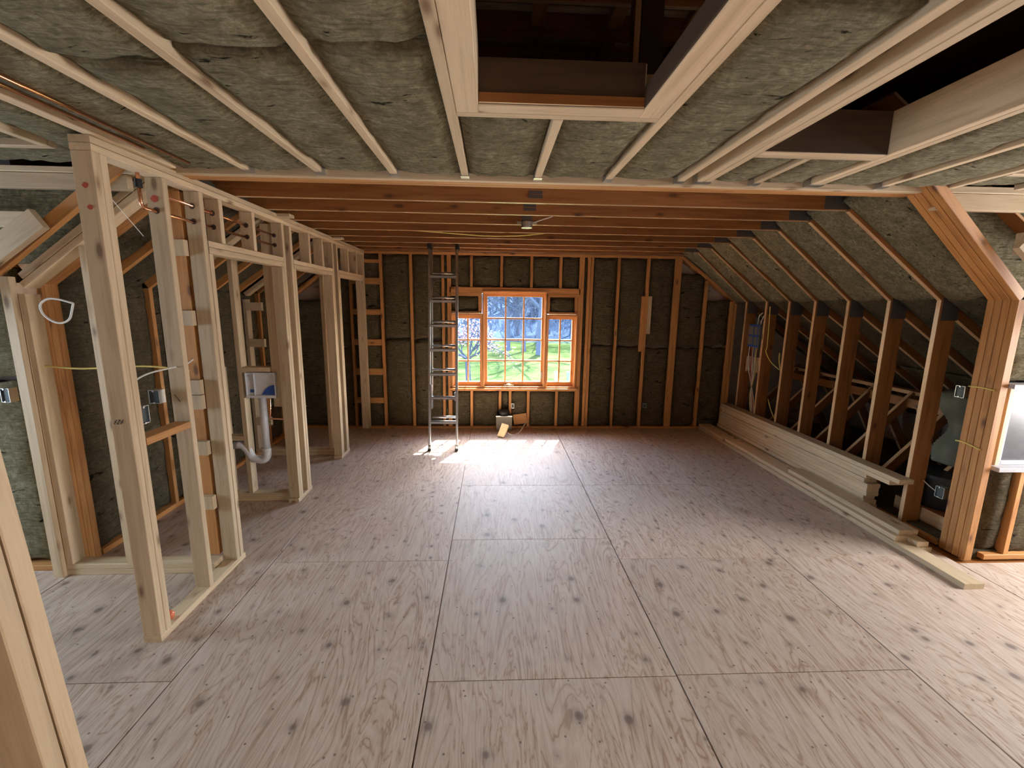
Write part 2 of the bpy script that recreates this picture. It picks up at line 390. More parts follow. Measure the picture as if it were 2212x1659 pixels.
# steel hangers at the joist ends
for x in [-1.325, -.945, -.545, -.159, .242, .635, 1.04, 1.17, 1.473, 1.82, 2.221]:
    mb = MB(); w = .021 if x not in (1.17, 1.82) else .041
    mb.box((x - w, x + w), (2.575, 2.632), (ZC - .004, ZC - .001)); mb.box((x - w - .002, x - w), (2.575, 2.632), (ZC - .004, ZC + .14)); mb.box((x + w, x + w + .002), (2.575, 2.632), (ZC - .004, ZC + .14))
    mb.build('joist_hanger', STEEL, ceil_)
# mineral wool between the joists
def cbatt(x0, x1, y0, y1, m=WOOL, z=2.460): batt(ceil_, (x1 - .003, y0, z), (-1, 0, 0), (0, 1, 0), x1 - x0 - .006, y1 - y0, m, sag=.014)
xs = [-1.69, -1.344, -1.306, -.964, -.926, -.564, -.526, -.178]
for k in range(0, len(xs), 2):
    for y0, y1 in ((-2.9, -1.25), (-1.24, .02), (.03, 1.27), (1.28, 2.622)):
        cbatt(xs[k], xs[k + 1], y0 + (.12 * k % .3), y1 + (.12 * k % .3) if y1 < 2.5 else y1)
cbatt(-.138, .222, 1.815, 2.626); cbatt(.262, .614, 1.815, 2.615)
for y0, y1 in ((-2.9, -1.3), (-1.29, -.1), (-.09, 1.13), (1.14, 2.62)): cbatt(.655, 1.019, y0, y1)
for y0, y1 in ((-2.9, -.2), (-.19, 1.05), (1.06, 2.615)): cbatt(1.061, 1.130, y0, y1, z=2.485)
cbatt(1.210, 1.454, 2.17, 2.62); cbatt(1.491, 1.781, 2.17, 2.615)
for x0, x1 in ((1.859, 2.201), (2.241, 2.599), (2.639, 2.999), (3.039, 3.399), (3.439, 3.799), (3.839, 4.199), (4.239, 4.599), (4.639, 4.999), (5.039, 5.35)):
    for y0, y1 in ((-2.9, -.2), (-.19, 1.2), (1.21, 2.62 if x0 < 2.6 else 2.28)): cbatt(x0, x1, y0, y1)
for x0, x1 in ((-2.044, -1.746), (-2.449, -2.086), (-2.859, -2.491), (-3.259, -2.901), (-3.659, -3.301), (-4.059, -3.701), (-4.459, -4.101), (-4.9, -4.501)):
    for y0, y1 in ((-2.9, -.9), (-.89, .9), (.91, 2.62 if x0 > -2.1 else 2.26)): cbatt(x0, x1, y0, y1)
bx('ledger', ceil_, (-4.9, -2.04), (2.272, 2.31), (ZC - .002, ZT), PALE)
bx('ledger', ceil_, (2.64, 5.35), (2.292, 2.33), (ZC - .002, ZT), PALE)
batt(ceil_, (-2.05, 2.32, 2.475), (-1, 0, 0), (0, 1, 0), 2.8, .30, WOOL)
batt(ceil_, (5.3, 2.34, 2.475), (-1, 0, 0), (0, 1, 0), 2.65, .28, WOOL)

# ------------------------------------------------------------------ roof space above
roof = empty('roof', kind='structure')
mb = MB()
mb.box((-5.2, 5.7), (-3.1, 6.6), (4.25, 4.3)); mb.box((-5.25, -5.2), (-3.1, 6.6), (-.3, 4.3)); mb.box((5.7, 5.75), (-3.1, 6.6), (-.3, 4.3))
mb.box((-5.2, 5.7), (-3.15, -3.1), (ZT, 4.3)); mb.box((-5.2, 5.7), (6.28, 6.33), (ZT - .1, 4.3))
mb.build('roof_deck', TIMBER, roof)
mb = MB(); mb.box((-2.9, 3.4), (2.80, 6.3), (ZJ + .01, ZJ + .03)); mb.build('attic_deck', TIMBER, roof)
for x0, x1 in ((-5.15, -1.76), (-1.68, -.18), (.66, 1.12), (1.87, 5.6)):
    mb = MB(); mb.box((x0, x1), (-2.95, 2.6), (ZT + .012, ZT + .03)); mb.build('attic_deck', TIMBER, roof)
for k, y in enumerate([2.48, 2.89, 3.30, 3.71, 4.12]):
    bx('roof_rafter', roof, (-.9, 2.9), (y, y + .038), (3.74, 3.93), TIMBER)
    bx('roof_batten', roof, (-.9, 2.9), (y + .27, y + .31), (3.85, 3.875), PALE)
    for j in range(5):
        x = -.34 + j * .563 + .02 * k
        bx('roof_block', roof, (x, x + .10), (y + .039, y + .35), (3.78, 3.84), AMBER)
    for j in range(8):
        x = -.55 + j * .35 + .07 * (j % 2)
        bx('roof_block', roof, (x, x + .13), (y + .36, y + .40), (3.90, 3.925), PALE)
bx('king_post', roof, (.893, 1.03), (3.0, 3.10), (2.76, 4.2), DARKWOOD)
bx('king_post', roof, (.850, .889), (3.0, 3.10), (2.76, 4.2), TIMBER)

# ------------------------------------------------------------------ far room: trusses overhead and the right-hand slope
trus = empty('ceiling_truss', kind='structure')
JY = [3.19, 3.60, 4.03, 4.46, 4.88, 5.31, 5.72]
TX = [2.50, 2.52, 2.55, 2.57, 2.56, 2.57, 2.60]
for y, tx in zip(JY, TX):
    bx('joist', trus, (-1.95, tx + .06), (y, y + IN), (ZC, ZJ), TIMBER)
bx('joist', trus, (-1.95, 2.62), (6.10, 6.138), (ZC, ZJ), TIMBER)
wr = empty('wall_right', kind='structure')
KX, KZ = 3.38, 1.835
KY = [3.27, 3.70, 4.14, 4.58, 4.99, 5.42, 5.86]
SL = (KZ - 2.44) / (KX - 2.52)
XE = 5.35; ZE = KZ + SL * (XE - KX)
kneetops = []
for k, (yj, tx, yk) in enumerate(zip(JY, TX, KY)):
    top = (tx, yj + .0, 2.44); kn = (KX, yk, KZ)
    beam('rafter', wr, top, kn, IN, .14, TIMBER, off=(0, .07))
    beam('rafter', wr, (KX + .02, yk + .02, KZ - .02), (XE, yk + .02, ZE), IN, .14, TIMBER, off=(0, .06))
    bx('stud', wr, (KX, KX + .14), (yk - .019, yk + .019), (.038, KZ + .01), TIMBER)
    mb = MB(); mb.box((KX + .015, KX + .15), (yk - .0215, yk - .0195), (KZ - .15, KZ + .02)); mb.build('truss_plate', PLATE, wr)
    mb = MB(); mb.box((tx - .17, tx + .05), (yj - .002, yj), (ZC + .005, ZC + .12)); mb.build('truss_plate', PLATE, trus)
    beam('web', wr, (KX + .10, yk + .05, .10), (4.25, yk + .05, .92), IN, W4, TIMBER)
    beam('web', wr, (4.28, yk + .05, .90), (4.75, yk + .05, .10), IN, W4, TIMBER)
bx('purlin', wr, (4.16, 4.20), (2.95, 6.1), (.80, .89), TIMBER)
bx('purlin', wr, (4.24, 4.34), (2.95, 6.1), (.915, .955), TIMBER)
bx('bottom_plate', wr, (KX, KX + .14), (2.96, 6.15), (0, .038), AMBER)
# batts on the slope, skewed bay by bay
def slope_batt(t0, t1, k0, k1, m, par=wr, cell=.05):
    """batt between two rafters given their top and knee points"""
    t0, t1, k0, k1 = map(Vector, (t0, t1, k0, k1)); U = t1 - t0; V = k0 - t0; N = U.cross(V).normalized()
    _seed[0] += 3.3; sd = _seed[0]; nu, nv = 9, max(8, round(V.length / cell)); vv = []; ff = []
    for j in range(nv + 1):
        A = t0.lerp(k0, j / nv); B = t1.lerp(k1, j / nv)
        for i in range(nu + 1):
            e = min(i, nu - i); h = .014 * noise.noise((i * .5 + sd, j * .17, sd)) + (.012 if e > 1 else 0) - (.02 if e == 0 else 0) - .012
            vv.append(tuple(A.lerp(B, i / nu) + N * h))
    n1 = len(vv)
    for q in range(n1): vv.append(tuple(Vector(vv[q]) - N * .09))
    for j in range(nv):
        for i in range(nu):
            q = j * (nu + 1) + i; ff.append((q, q + 1, q + nu + 2, q + nu + 1)); ff.append((n1 + q, n1 + q + nu + 1, n1 + q + nu + 2, n1 + q + 1))
    for i in range(nu): ff.append((i + 1, i, n1 + i, n1 + i + 1)); q = nv * (nu + 1) + i; ff.append((q, q + 1, n1 + q + 1, n1 + q))
    for j in range(nv): q = j * (nu + 1); ff.append((q, q + nu + 1, n1 + q + nu + 1, n1 + q)); q += nu; ff.append((q + nu + 1, q, n1 + q, n1 + q + nu + 1))
    me = bpy.data.meshes.new('insulation_batt'); me.from_pydata(vv, [], ff)
    for p_ in me.polygons: p_.use_smooth = True
    # orient normals to the inside
    return link('insulation_batt', me, par, m)
tops = [(2.50, 2.76, 2.445)] + [(tx, y, 2.44) for tx, y in zip(TX, JY)] + [(2.62, 6.16, 2.44)]
kns = [(KX, 2.94, KZ)] + [(KX, y, KZ) for y in KY] + [(KX, 6.17, KZ)]
for i in range(8):
    g = .018
    t0, t1, k0, k1 = [Vector(q) for q in (tops[i], tops[i + 1], kns[i], kns[i + 1])]
    for q in (t0, k0): q.y += g
    for q in (t1, k1): q.y -= g
    t0.x -= .07; t1.x -= .07; t0.z += .045; t1.z += .045
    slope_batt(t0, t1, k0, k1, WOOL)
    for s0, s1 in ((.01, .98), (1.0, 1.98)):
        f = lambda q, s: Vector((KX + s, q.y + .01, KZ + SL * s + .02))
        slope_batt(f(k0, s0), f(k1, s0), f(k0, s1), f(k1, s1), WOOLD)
# laminated frame at the mouth of the far room
for k in range(4):
    y0 = 2.752 + k * .047; ty = 2.572 + k * .047
    bx('post_ply', wr, (KX, KX + .055), (y0, y0 + .044), (0.0, KZ), AMBER)
    beam('rafter_ply', wr, (2.45, ty + .0, 2.485), (KX + .006, y0 + .022, KZ - .008), .0415, .06, AMBER, off=(0, .03))
0 and bx('strapping', wr, (KX + .057, KX + .072), (2.75, 2.79), (.1, 2.0), GREYPLY)
# dormer side wall to the right of the frame (faces the camera)
wd = empty('wall_dormer_right', kind='structure')
Yw = 2.80
bx('top_plate', wd, (2.62, 5.6), (2.66, 2.70), (2.35, 2.445), PALE)
bx('top_plate', wd, (2.62, 5.6), (2.655, 2.80), (2.447, 2.485), PALE)
slope_batt((3.42, 2.79, 2.44), (2.62, 2.79, 2.44), (4.1, 2.79, 1.86), (3.43, 2.79, 1.86), WOOL, wd)
batt(wd, (3.72, 2.80, 1.86), (1, 0, 0), (0, 0, 1), 1.8, .56, WOOL, sag=.02)
batt(wd, (3.45, 2.79, 1.29), (1, 0, 0), (0, 0, 1), 2.05, .565, WOOL, sag=.03)
batt(wd, (3.545, 2.79, .04), (1, 0, 0), (0, 0, 1), .125, .65, WOOLD)
batt(wd, (3.71, 2.79, .04), (1, 0, 0), (0, 0, 1), .38, .65, WOOLD)
batt(wd, (4.14, 2.79, .04), (1, 0, 0), (0, 0, 1), 1.3, .65, WOOLD)
batt(wd, (3.44, 2.83, .70), (1, 0, 0), (0, 0, 1), .048, .56, WOOL)
bx('stud', wd, (3.675, 3.713), (2.76, 2.85), (.038, .70), AMBER)
bx('stud', wd, (4.10, 4.138), (2.76, 2.85), (.038, .70), AMBER)
bx('bottom_plate', wd, (3.53, 5.6), (2.755, 2.85), (0, .038), AMBER)
bx('gable_board', wd, (3.16, 5.6), (2.62, 2.66), (2.10, 2.225), PALE)
beam('gable_rafter', wd, (3.16, 2.60, 2.20), (3.75, 2.60, 1.70), IN, .12, PALE, off=(0, -.03))
mb = MB(); mb.box((3.55, 5.7), (2.90, 2.92), (0, 2.5)); mb.build('sheathing', GREYPLY, wd)

# window set in that wall
w4 = empty('window_4', kind='structure')
bx('window_sill', w4, (3.46, 5.0), (2.72, 2.86), (.675, .705), WPAINT)
bx('window_head', w4, (3.44, 5.0), (2.72, 2.86), (1.255, 1.285), WPAINT)
bx('window_jamb', w4, (3.49, 3.52), (2.78, 2.86), (.705, 1.255), PALE)
bx('window_frame', w4, (3.525, 3.545), (2.79, 2.86), (.705, 1.255), WPAINT)
bx('window_frame', w4, (3.545, 5.0), (2.79, 2.86), (1.225, 1.255), WPAINT)
bx('window_frame', w4, (3.545, 5.0), (2.79, 2.86), (.705, .735), WPAINT)
GREYGLASS = plain('grey_glass', (.13, .13, .145), .25)  # opaque pane in one even grey
mb = MB(); mb.box((3.545, 5.0), (2.80, 2.806), (.735, 1.225)); mb.build('pane', GREYGLASS, w4)

# ------------------------------------------------------------------ far wall
wf = empty('wall_far', kind='structure')
F = 6.165; FD = .14
def st(x0, x1, z0, z1, m=AMBER, name='stud'): bx(name, wf, (x0, x1), (F, F + FD), (z0, z1), m)
for x0, x1 in [(-2.30, -2.262), (-1.945, -1.907), (-1.535, -1.497), (-1.135, -1.097), (-.705, -.667), (-.630, -.575),
               (1.178, 1.245), (1.293, 1.331), (1.335, 1.372), (1.708, 1.742), (2.116, 2.154), (2.953, 2.991), (3.34, 3.385), (3.39, 3.428)]:
    top = 2.41 if x1 < 2.6 else 2.41 - (x1 - 2.62) * .70 - .03
    if x0 < -2: top = 2.05
    st(x0, x1, .035, top)
bx('stud', wf, (2.508, 2.597), (F, F + IN), (.035, 2.41), AMBER)
for x in (-.318, .092, .502, .902): st(x, x + IN, 1.995, 2.41, name='cripple_stud')
for x in (-.318, .086, .228, .490, .896): st(x, x + IN, .035, .548, name='cripple_stud')
st(-.60, 1.20, 1.912, 1.990, name='header')
st(-.574, -.16, 1.872, 1.910, name='blocking'); st(.752, 1.177, 1.872, 1.910, name='blocking')
st(-.574, -.16, 1.642, 1.667, name='blocking'); st(.752, 1.177, 1.642, 1.667, name='blocking')
st(-.205, -.157, 1.667, 1.872, name='cripple_stud'); st(.745, .785, 1.667, 1.872, name='cripple_stud'); st(1.130, 1.177, 1.667, 1.872, name='cripple_stud')
st(-.60, 1.20, .549, .572, name='rough_sill')
bx('bottom_plate', wf, (-2.74, 3.43), (F - .006, F + FD), (0, .034), AMBER)
bx('top_plate', wf, (-2.1, 2.66), (F - .004, F + FD), (2.412, 2.448), AMBER)
beam('sloped_plate', wf, (2.60, F + .06, 2.43), (KX + .03, F + .06, 1.845), FD, IN, AMBER, off=(0, 0))
beam('sloped_plate', wf, (-1.90, F + .06, 2.43), (-2.72, F + .06, 1.845), FD, IN, AMBER, off=(0, 0))
# ladder blocking where the partition meets the wall
for z0, z1 in ((2.29, 2.335), (2.008, 2.093), (1.601, 1.676), (1.184, 1.267), (.77, .861), (.366, .446)):
    bx('blocking', wf, (-1.907, -1.535), (F, F + IN), (z0, z1), AMBER)
# scabbed splice on one stud
bx('splice_block', wf, (2.062, 2.115), (F - .006, F + .03), (1.13, 1.90), AMBER)
bx('splice_block', wf, (2.155, 2.205), (F - .01, F + .03), (1.38, 1.90), PALE)
# mineral wool bays
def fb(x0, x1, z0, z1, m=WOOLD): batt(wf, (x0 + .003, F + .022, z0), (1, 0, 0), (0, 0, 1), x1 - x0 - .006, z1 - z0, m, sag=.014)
for x0, x1 in [(-2.26, -1.947), (-1.905, -1.537), (-1.495, -1.137), (-1.095, -.707), (-.665, -.632), (1.247, 1.291), (1.374, 1.706), (1.744, 2.114), (2.156, 2.506), (2.599, 2.951)]:
    top = 2.41 if x1 < 2.6 else 2.23
    if x0 < -2.1: top = 2.1
    zm = 1.22 + random.Random(x0).uniform(-.08, .08)
    fb(x0, x1, .035, zm); fb(x0, x1, zm + .004, top)
fb(-2.70, -2.30, .035, 1.80); fb(2.993, 3.338, .035, 1.2); fb(2.993, 3.338, 1.205, 1.86)
for x0, x1 in [(-.573, -.32), (-.278, .09), (.132, .50), (.542, .90), (.942, 1.176)]: fb(x0, x1, 1.995, 2.41)
fb(-.573, -.206, 1.67, 1.87); fb(.786, 1.129, 1.67, 1.87)
for x0, x1 in [(-.573, -.32), (-.278, .084), (.126, .226), (.268, .488), (.530, .894), (.936, 1.176)]: fb(x0, x1, .035, .545)
# sheathing and outside face, with the window opening left clear; exterior head trim
mb = MB()
Y0, Y1 = F + FD + .001, F + FD + .016
mb.box((-5.2, -.60), (Y0, Y1), (-.1, 2.75)); mb.box((1.20, 5.7), (Y0, Y1), (-.1, 2.75)); mb.box((-.60, 1.20), (Y0, Y1), (-.1, .572)); mb.box((-.60, 1.20), (Y0, Y1), (1.96, 2.75))
mb.box((-.60, -.16), (Y0, Y1), (1.645, 1.96)); mb.box((.752, 1.20), (Y0, Y1), (1.645, 1.96))
mb.build('sheathing', GREYPLY, wf)
SID = plain('white_siding', (.7, .7, .68), .6)
bx('exterior_head', wf, (-.18, .78), (F + FD + .018, F + FD + .17), (1.91, 1.96), SID)
bx('exterior_head', wf, (-.62, -.19), (F + FD + .018, F + FD + .17), (1.61, 1.65), SID)
bx('exterior_head', wf, (.79, 1.22), (F + FD + .018, F + FD + .17), (1.61, 1.65), SID)

# ------------------------------------------------------------------ the three-part window
GY = F + .085
def window(name, x0, x1, z0, z1, gx0, gx1, gz0, gz1, nx, nz, label_m=WINWOOD):
    w = empty(name, kind='structure')
    def fr(nm, a0, a1, b0, b1, ya, yb): bx(nm, w, (a0, a1), (ya, yb), (b0, b1), WINWOOD)
    ya, yb = F - .018, F + .13
    t = .022
    fr('casing', x0, x1, z1 - t, z1, ya, yb); fr('casing', x0, x0 + t, z0, z1 - t, ya, yb); fr('casing', x1 - t, x1, z0, z1 - t, ya, yb); fr('casing', x0 + t, x1 - t, z0, z0 + t, ya, yb)
    # stepped inner stop
    s = .012; ya2 = F + .02
    fr('stop', x0 + t, x1 - t, z1 - t - s, z1 - t, ya2, yb); fr('stop', x0 + t, x0 + t + s, z0 + t, z1 - t - s, ya2, yb); fr('stop', x1 - t - s, x1 - t, z0 + t, z1 - t - s, ya2, yb)
    # sash
    a0, a1, b0, b1 = x0 + t + s, x1 - t - s, z0 + t, z1 - t - s
    fr('sash_rail', a0, a1, gz1, b1, F + .05, F + .11); fr('sash_rail', a0, a1, b0, gz0, F + .05, F + .11)
    fr('sash_stile', a0, gx0, gz0, gz1, F + .05, F + .11); fr('sash_stile', gx1, a1, gz0, gz1, F + .05, F + .11)
    mw = .021
    for i in range(1, nx):
        xm = gx0 + (gx1 - gx0) * i / nx; fr('muntin', xm - mw / 2, xm + mw / 2, gz0, gz1, GY - .018, GY + .018)
    for j in range(1, nz):
        zm = gz0 + (gz1 - gz0) * j / nz
        for i in range(nx):
            xa, xb = gx0 + (gx1 - gx0) * i / nx + mw / 2, gx0 + (gx1 - gx0) * (i + 1) / nx - mw / 2
            fr('muntin', xa if i else gx0, xb if i < nx - 1 else gx1, zm - mw / 2, zm + mw / 2, GY - .018, GY + .018)
    for i in range(nx):
        for j in range(nz):
            xa, xb = gx0 + (gx1 - gx0) * i / nx + mw / 2, gx0 + (gx1 - gx0) * (i + 1) / nx - mw / 2
            za, zb = gz0 + (gz1 - gz0) * j / nz + mw / 2, gz0 + (gz1 - gz0) * (j + 1) / nz - mw / 2
            m_ = MB(); m_.box((xa, xb), (GY - .002, GY + .002), (za, zb)); m_.build('pane', GLASS, w)
    return w
wc = window('window_1', -.146, .740, .595, 1.948, -.080, .680, .680, 1.870, 3, 4)
wl_ = window('window_2', -.578, -.148, .595, 1.636, -.522, -.183, .675, 1.566, 2, 3)
wr_ = window('window_3', .742, 1.176, .595, 1.632, .780, 1.110, .680, 1.568, 2, 3)
bx('window_sill', wc, (-.60, 1.20), (F - .045, F + .06), (.572, .594), WINWOOD)
mb = MB(); mb.box((.16, .30), (F + .03, F + .05), (.625, .640)); mb.tube([(.19, F + .03, .64), (.22, F + .005, .65), (.25, F, .645)], .006); mb.build('sash_crank', STEEL, wc)
mb = MB(); mb.box((.690, .702), (F + .03, F + .05), (.72, .82)); mb.build('sash_latch', STEEL, wc)

# ------------------------------------------------------------------ stud partition on the left
wp = empty('wall_partition', kind='structure')
PX0, PX1 = -1.809, -1.72
def ps(y0, y1, z0=.038, z1=2.385, m=PALE, name='stud'): return bx(name, wp, (PX0, PX1), (y0, y1), (z0, z1), m)
for y in (2.105, 2.145, 2.512, 2.556, 2.802, 2.846):
    if y == 2.556: continue
    if y == 2.846: ps(y, y + IN, .038, 2.04, name='jack_stud'); continue
    ps(y, y + IN)
for y0, y1 in ((3.78, 3.818), (4.006, 4.044)): ps(y0, y1, .038, 2.04, name='jack_stud')
ps(3.822, 3.858); ps(3.96, 4.0)
ps(4.915, 4.953, .038, 2.04, name='jack_stud'); ps(4.957, 4.993); ps(5.09, 5.128); ps(5.132, 5.17, .038, 2.04, name='jack_stud')
ps(6.02, 6.058, .038, 2.04, name='jack_stud'); ps(6.10, 6.138)
for y0, y1 in ((2.846, 3.818), (4.006, 4.953), (5.132, 6.058)):
    bx('header', wp, (PX0, PX1), (y0 + .002, y1 - .002), (2.042, 2.08), PALE)
    bx('header', wp, (PX0, PX1), (y0 + .002, y1 - .002), (2.082, 2.118), PALE)
for y in (2.99, 3.375, 4.35, 4.67, 5.47, 5.80): ps(y, y + IN, 2.12, 2.385, name='cripple_stud')
bx('bottom_plate', wp, (PX0, PX1), (2.105, 2.90), (0, .037), PALE)
bx('bottom_plate', wp, (PX0, PX1), (3.76, 4.06), (0, .037), PALE)
bx('bottom_plate', wp, (PX0, PX1), (4.90, 5.19), (0, .037), PALE)
bx('top_plate', wp, (PX0, PX1), (2.105, 6.15), (2.387, 2.417), PALE)
bx('top_plate', wp, (PX0, PX1), (2.105, 6.15), (2.419, 2.449), PALE)
bx('blocking', wp, (PX0 + .005, PX1), (2.186, 2.509), (1.045, 1.083), AMBER)
for z0, z1 in ((2.02, 2.11), (1.61, 1.70), (1.185, 1.275), (1.09, 1.18), (.79, .88), (.42, .51)):
    bx('blocking', wp, (-1.90, -1.811), (2.763, 2.801), (z0, z1), PALE)
# backing studs set flat behind the openings
bx('stud', wp, (-1.895, -1.832), (2.803, 2.841), (.08, 2.385), AMBER)  # amber colour stands in for shadow on this stud

# cross walls running left from the partition
def cross(y, blocks, studs, z_top=True, xb=-2.74):
    w = empty('wall_cross', kind='structure')
    bx('bottom_plate', w, (xb, -1.812), (y, y + W4), (0, .037), PALE)
    bx('bottom_plate', w, (xb, -1.812), (y, y + W4), (.038, .075), PALE)
    sl = (2.445 - 1.86) / (2.70 - 1.90)
    for x in studs:
        zt = min(2.38, 1.86 + (x + 2.70) * sl - .05)
        bx('stud', w, (x, x + IN), (y, y + W4), (.076, zt), PALE)
    for z in blocks: bx('blocking', w, (xb + .04, xb + .20), (y, y + IN), (z, z + W4), PALE)
    beam('sloped_plate', w, (-2.72, y + .045, 1.85), (-1.90, y + .045, 2.445), W4, IN, PALE, off=(0, -.02))
    return w
wA = cross(2.71, (), (-2.735, -2.365))
beam('sloped_plate', wA, (-2.72, 2.755, 1.90), (-1.94, 2.755, 2.47), W4, IN, PALE, off=(0, -.02))
wB = cross(3.80, (1.70, 1.20, .80, .36), (-2.74, -2.17))
bx('stud', wB, (-1.90, -1.812), (3.83, 3.868), (.86, 2.38), PALE)
bx('blocking', wB, (-2.13, -1.90), (3.80, 3.889), (1.17, 1.208), PALE)
bx('blocking', wB, (-2.34, -2.17), (3.80, 3.889), (.56, .60), PALE)
bx('stud', wB, (-2.345, -2.307), (3.80, 3.889), (.076, 1.2), PALE)
wC = cross(5.02, (1.66, 1.26, .80, .36), (-2.74, -2.30, -1.90))

# built-up frame at the left, mirrored from the right
wlft = empty('wall_left', kind='structure')
LX, LZ = -2.72, 1.85
for k in range(3):
    y0 = 2.805 + k * .046
    bx('post_ply', wlft, (LX - .14, LX + .0), (y0, y0 + .044), (0, LZ), AMBER)
    beam('rafter_ply', wlft, (-1.86, y0 + .02, 2.46), (LX - .004, y0 + .022, LZ - .006), .044, .14, AMBER, off=(0, -.07))
bx('post_ply', wlft, (-2.80, -2.742), (2.68, 2.72), (0, 1.88), PALE)
beam('rafter_ply', wlft, (-1.93, 2.65, 2.50), (-2.76, 2.65, 1.88), IN, .07, AMBER, off=(0, -.035))
LY = [3.27, 3.68, 4.09, 4.50, 4.92, 5.33, 5.74]
for y in LY:
    bx('stud', wlft, (LX - .14, LX), (y, y + IN), (0.038, LZ), AMBER)
    beam('rafter', wlft, (-1.88, y + .02, 2.455), (LX, y + .02, LZ), IN, .14, AMBER, off=(0, -.07))
bx('bottom_plate', wlft, (LX - .14, LX + .002), (2.95, 6.15), (0, .038), AMBER)
yy = [2.945] + LY + [6.16]
for i in range(8):
    y0, y1 = yy[i] + (IN if i else 0) + .003, yy[i + 1] - .003
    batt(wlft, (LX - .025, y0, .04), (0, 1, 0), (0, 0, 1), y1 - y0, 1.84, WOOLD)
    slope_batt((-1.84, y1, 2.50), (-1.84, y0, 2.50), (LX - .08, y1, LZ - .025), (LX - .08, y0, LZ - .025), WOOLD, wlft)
# dormer wall at the far left (faces the camera), washed by the left window
wdl = empty('wall_dormer_left', kind='structure')
batt(wdl, (-4.9, 2.80, .04), (1, 0, 0), (0, 0, 1), .95, 1.9, WOOL, sag=.02)
batt(wdl, (-3.9, 2.80, .04), (1, 0, 0), (0, 0, 1), 1.01, 1.22, WOOL, sag=.02)
batt(wdl, (-3.9, 2.80, 1.265), (1, 0, 0), (0, 0, 1), 1.03, .70, WOOL, sag=.02)
slope_batt((-2.02, 2.73, 2.42), (-2.8, 2.73, 2.42), (-2.62, 2.73, 1.96), (-3.4, 2.73, 1.96), WOOL, wdl)
batt(wdl, (-4.9, 2.74, 1.96), (1, 0, 0), (0, 0, 1), 1.9, .42, WOOL, sag=.02)
bx('top_plate', wdl, (-4.9, -2.0), (2.65, 2.69), (2.35, 2.430), PALE)
bx('top_plate', wdl, (-4.9, -1.82), (2.64, 2.75), (2.432, 2.462), PALE)
bx('gable_board', wdl, (-4.9, -2.52), (2.60, 2.64), (2.14, 2.22), PALE)
beam('gable_rafter', wdl, (-2.46, 2.585, 2.222), (-3.35, 2.585, 1.60), IN, .115, PALE, off=(0, .05))
bx('bottom_plate', wdl, (-4.9, -2.87), (2.76, 2.85), (0, .038), AMBER)
mb = MB(); mb.box((-5.2, -2.86), (2.92, 2.94), (-.1, 2.7)); mb.build('sheathing', GREYPLY, wdl)
mb = MB(); mb.box((-2.98, -2.96), (2.9, 6.3), (-.1, 2.75)); mb.build('sheathing', GREYPLY, wlft)
mb = MB(); mb.box((5.36, 5.40), (2.8, 6.3), (-.1, 1.0)); mb.build('sheathing', GREYPLY, wr)
th = math.atan(-SL)
beam('roof_sheathing', wr, (2.3, 4.55, 2.44 + .22 * -SL / .7 + .33), (5.6, 4.55, ZE - .17 + .33), 3.7, .02, TIMBER)
beam('roof_sheathing', wlft, (-1.70, 4.55, 2.79), (-3.2, 4.55, 1.72), 3.6, .02, TIMBER)

# hall ends: walls with window openings, left, right and behind the camera
wh = empty('wall_hall', kind='structure')
mb = MB()
for sx in ((-5.02, -4.93), (5.42, 5.51)):
    mb.box(sx, (-3.1, 1.2), (-.1, 2.7)); mb.box(sx, (2.6, 2.9), (-.1, 2.7)); mb.box(sx, (1.2, 2.6), (-.1, .68)); mb.box(sx, (1.2, 2.6), (1.92, 2.7))
    mb.box((sx[0] - .03, sx[0]) if sx[0] < 0 else (sx[1], sx[1] + .03), (1.2, 2.6), (.68, 1.92))
mb.box((-5.0, -1.4), (-3.02, -2.93), (-.1, 2.7)); mb.box((2.0, 5.5), (-3.02, -2.93), (-.1, 2.7)); mb.box((-1.4, 2.0), (-3.02, -2.93), (-.1, .72)); mb.box((-1.4, 2.0), (-3.02, -2.93), (2.28, 2.7)); mb.box((-1.4, 2.0), (-3.06, -3.02), (.72, 2.28))
mb.build('plywood_wall', PLY, wh)

for nm, xs_, yb in (('window_5', (-4.93, -4.90), (1.2, 2.6)), ('window_6', (5.37, 5.42), (1.2, 2.6))):
    w = empty(nm, kind='structure')
    bx('window_frame', w, xs_, (yb[0], yb[0] + .05), (.68, 1.92), WINWOOD); bx('window_frame', w, xs_, (yb[1] - .05, yb[1]), (.68, 1.92), WINWOOD)
    bx('window_frame', w, xs_, (yb[0] + .05, yb[1] - .05), (.68, .73), WINWOOD); bx('window_frame', w, xs_, (yb[0] + .05, yb[1] - .05), (1.87, 1.92), WINWOOD)
w = empty('window_7', kind='structure')
bx('window_frame', w, (-1.4, -1.35), (-2.93, -2.88), (.66, 1.56), WINWOOD); bx('window_frame', w, (1.95, 2.0), (-2.93, -2.88), (.66, 1.56), WINWOOD)
bx('window_frame', w, (-1.35, 1.95), (-2.93, -2.88), (.62, .66), WINWOOD); bx('window_frame', w, (-1.35, 1.95), (-2.93, -2.88), (1.54, 1.58), WINWOOD)

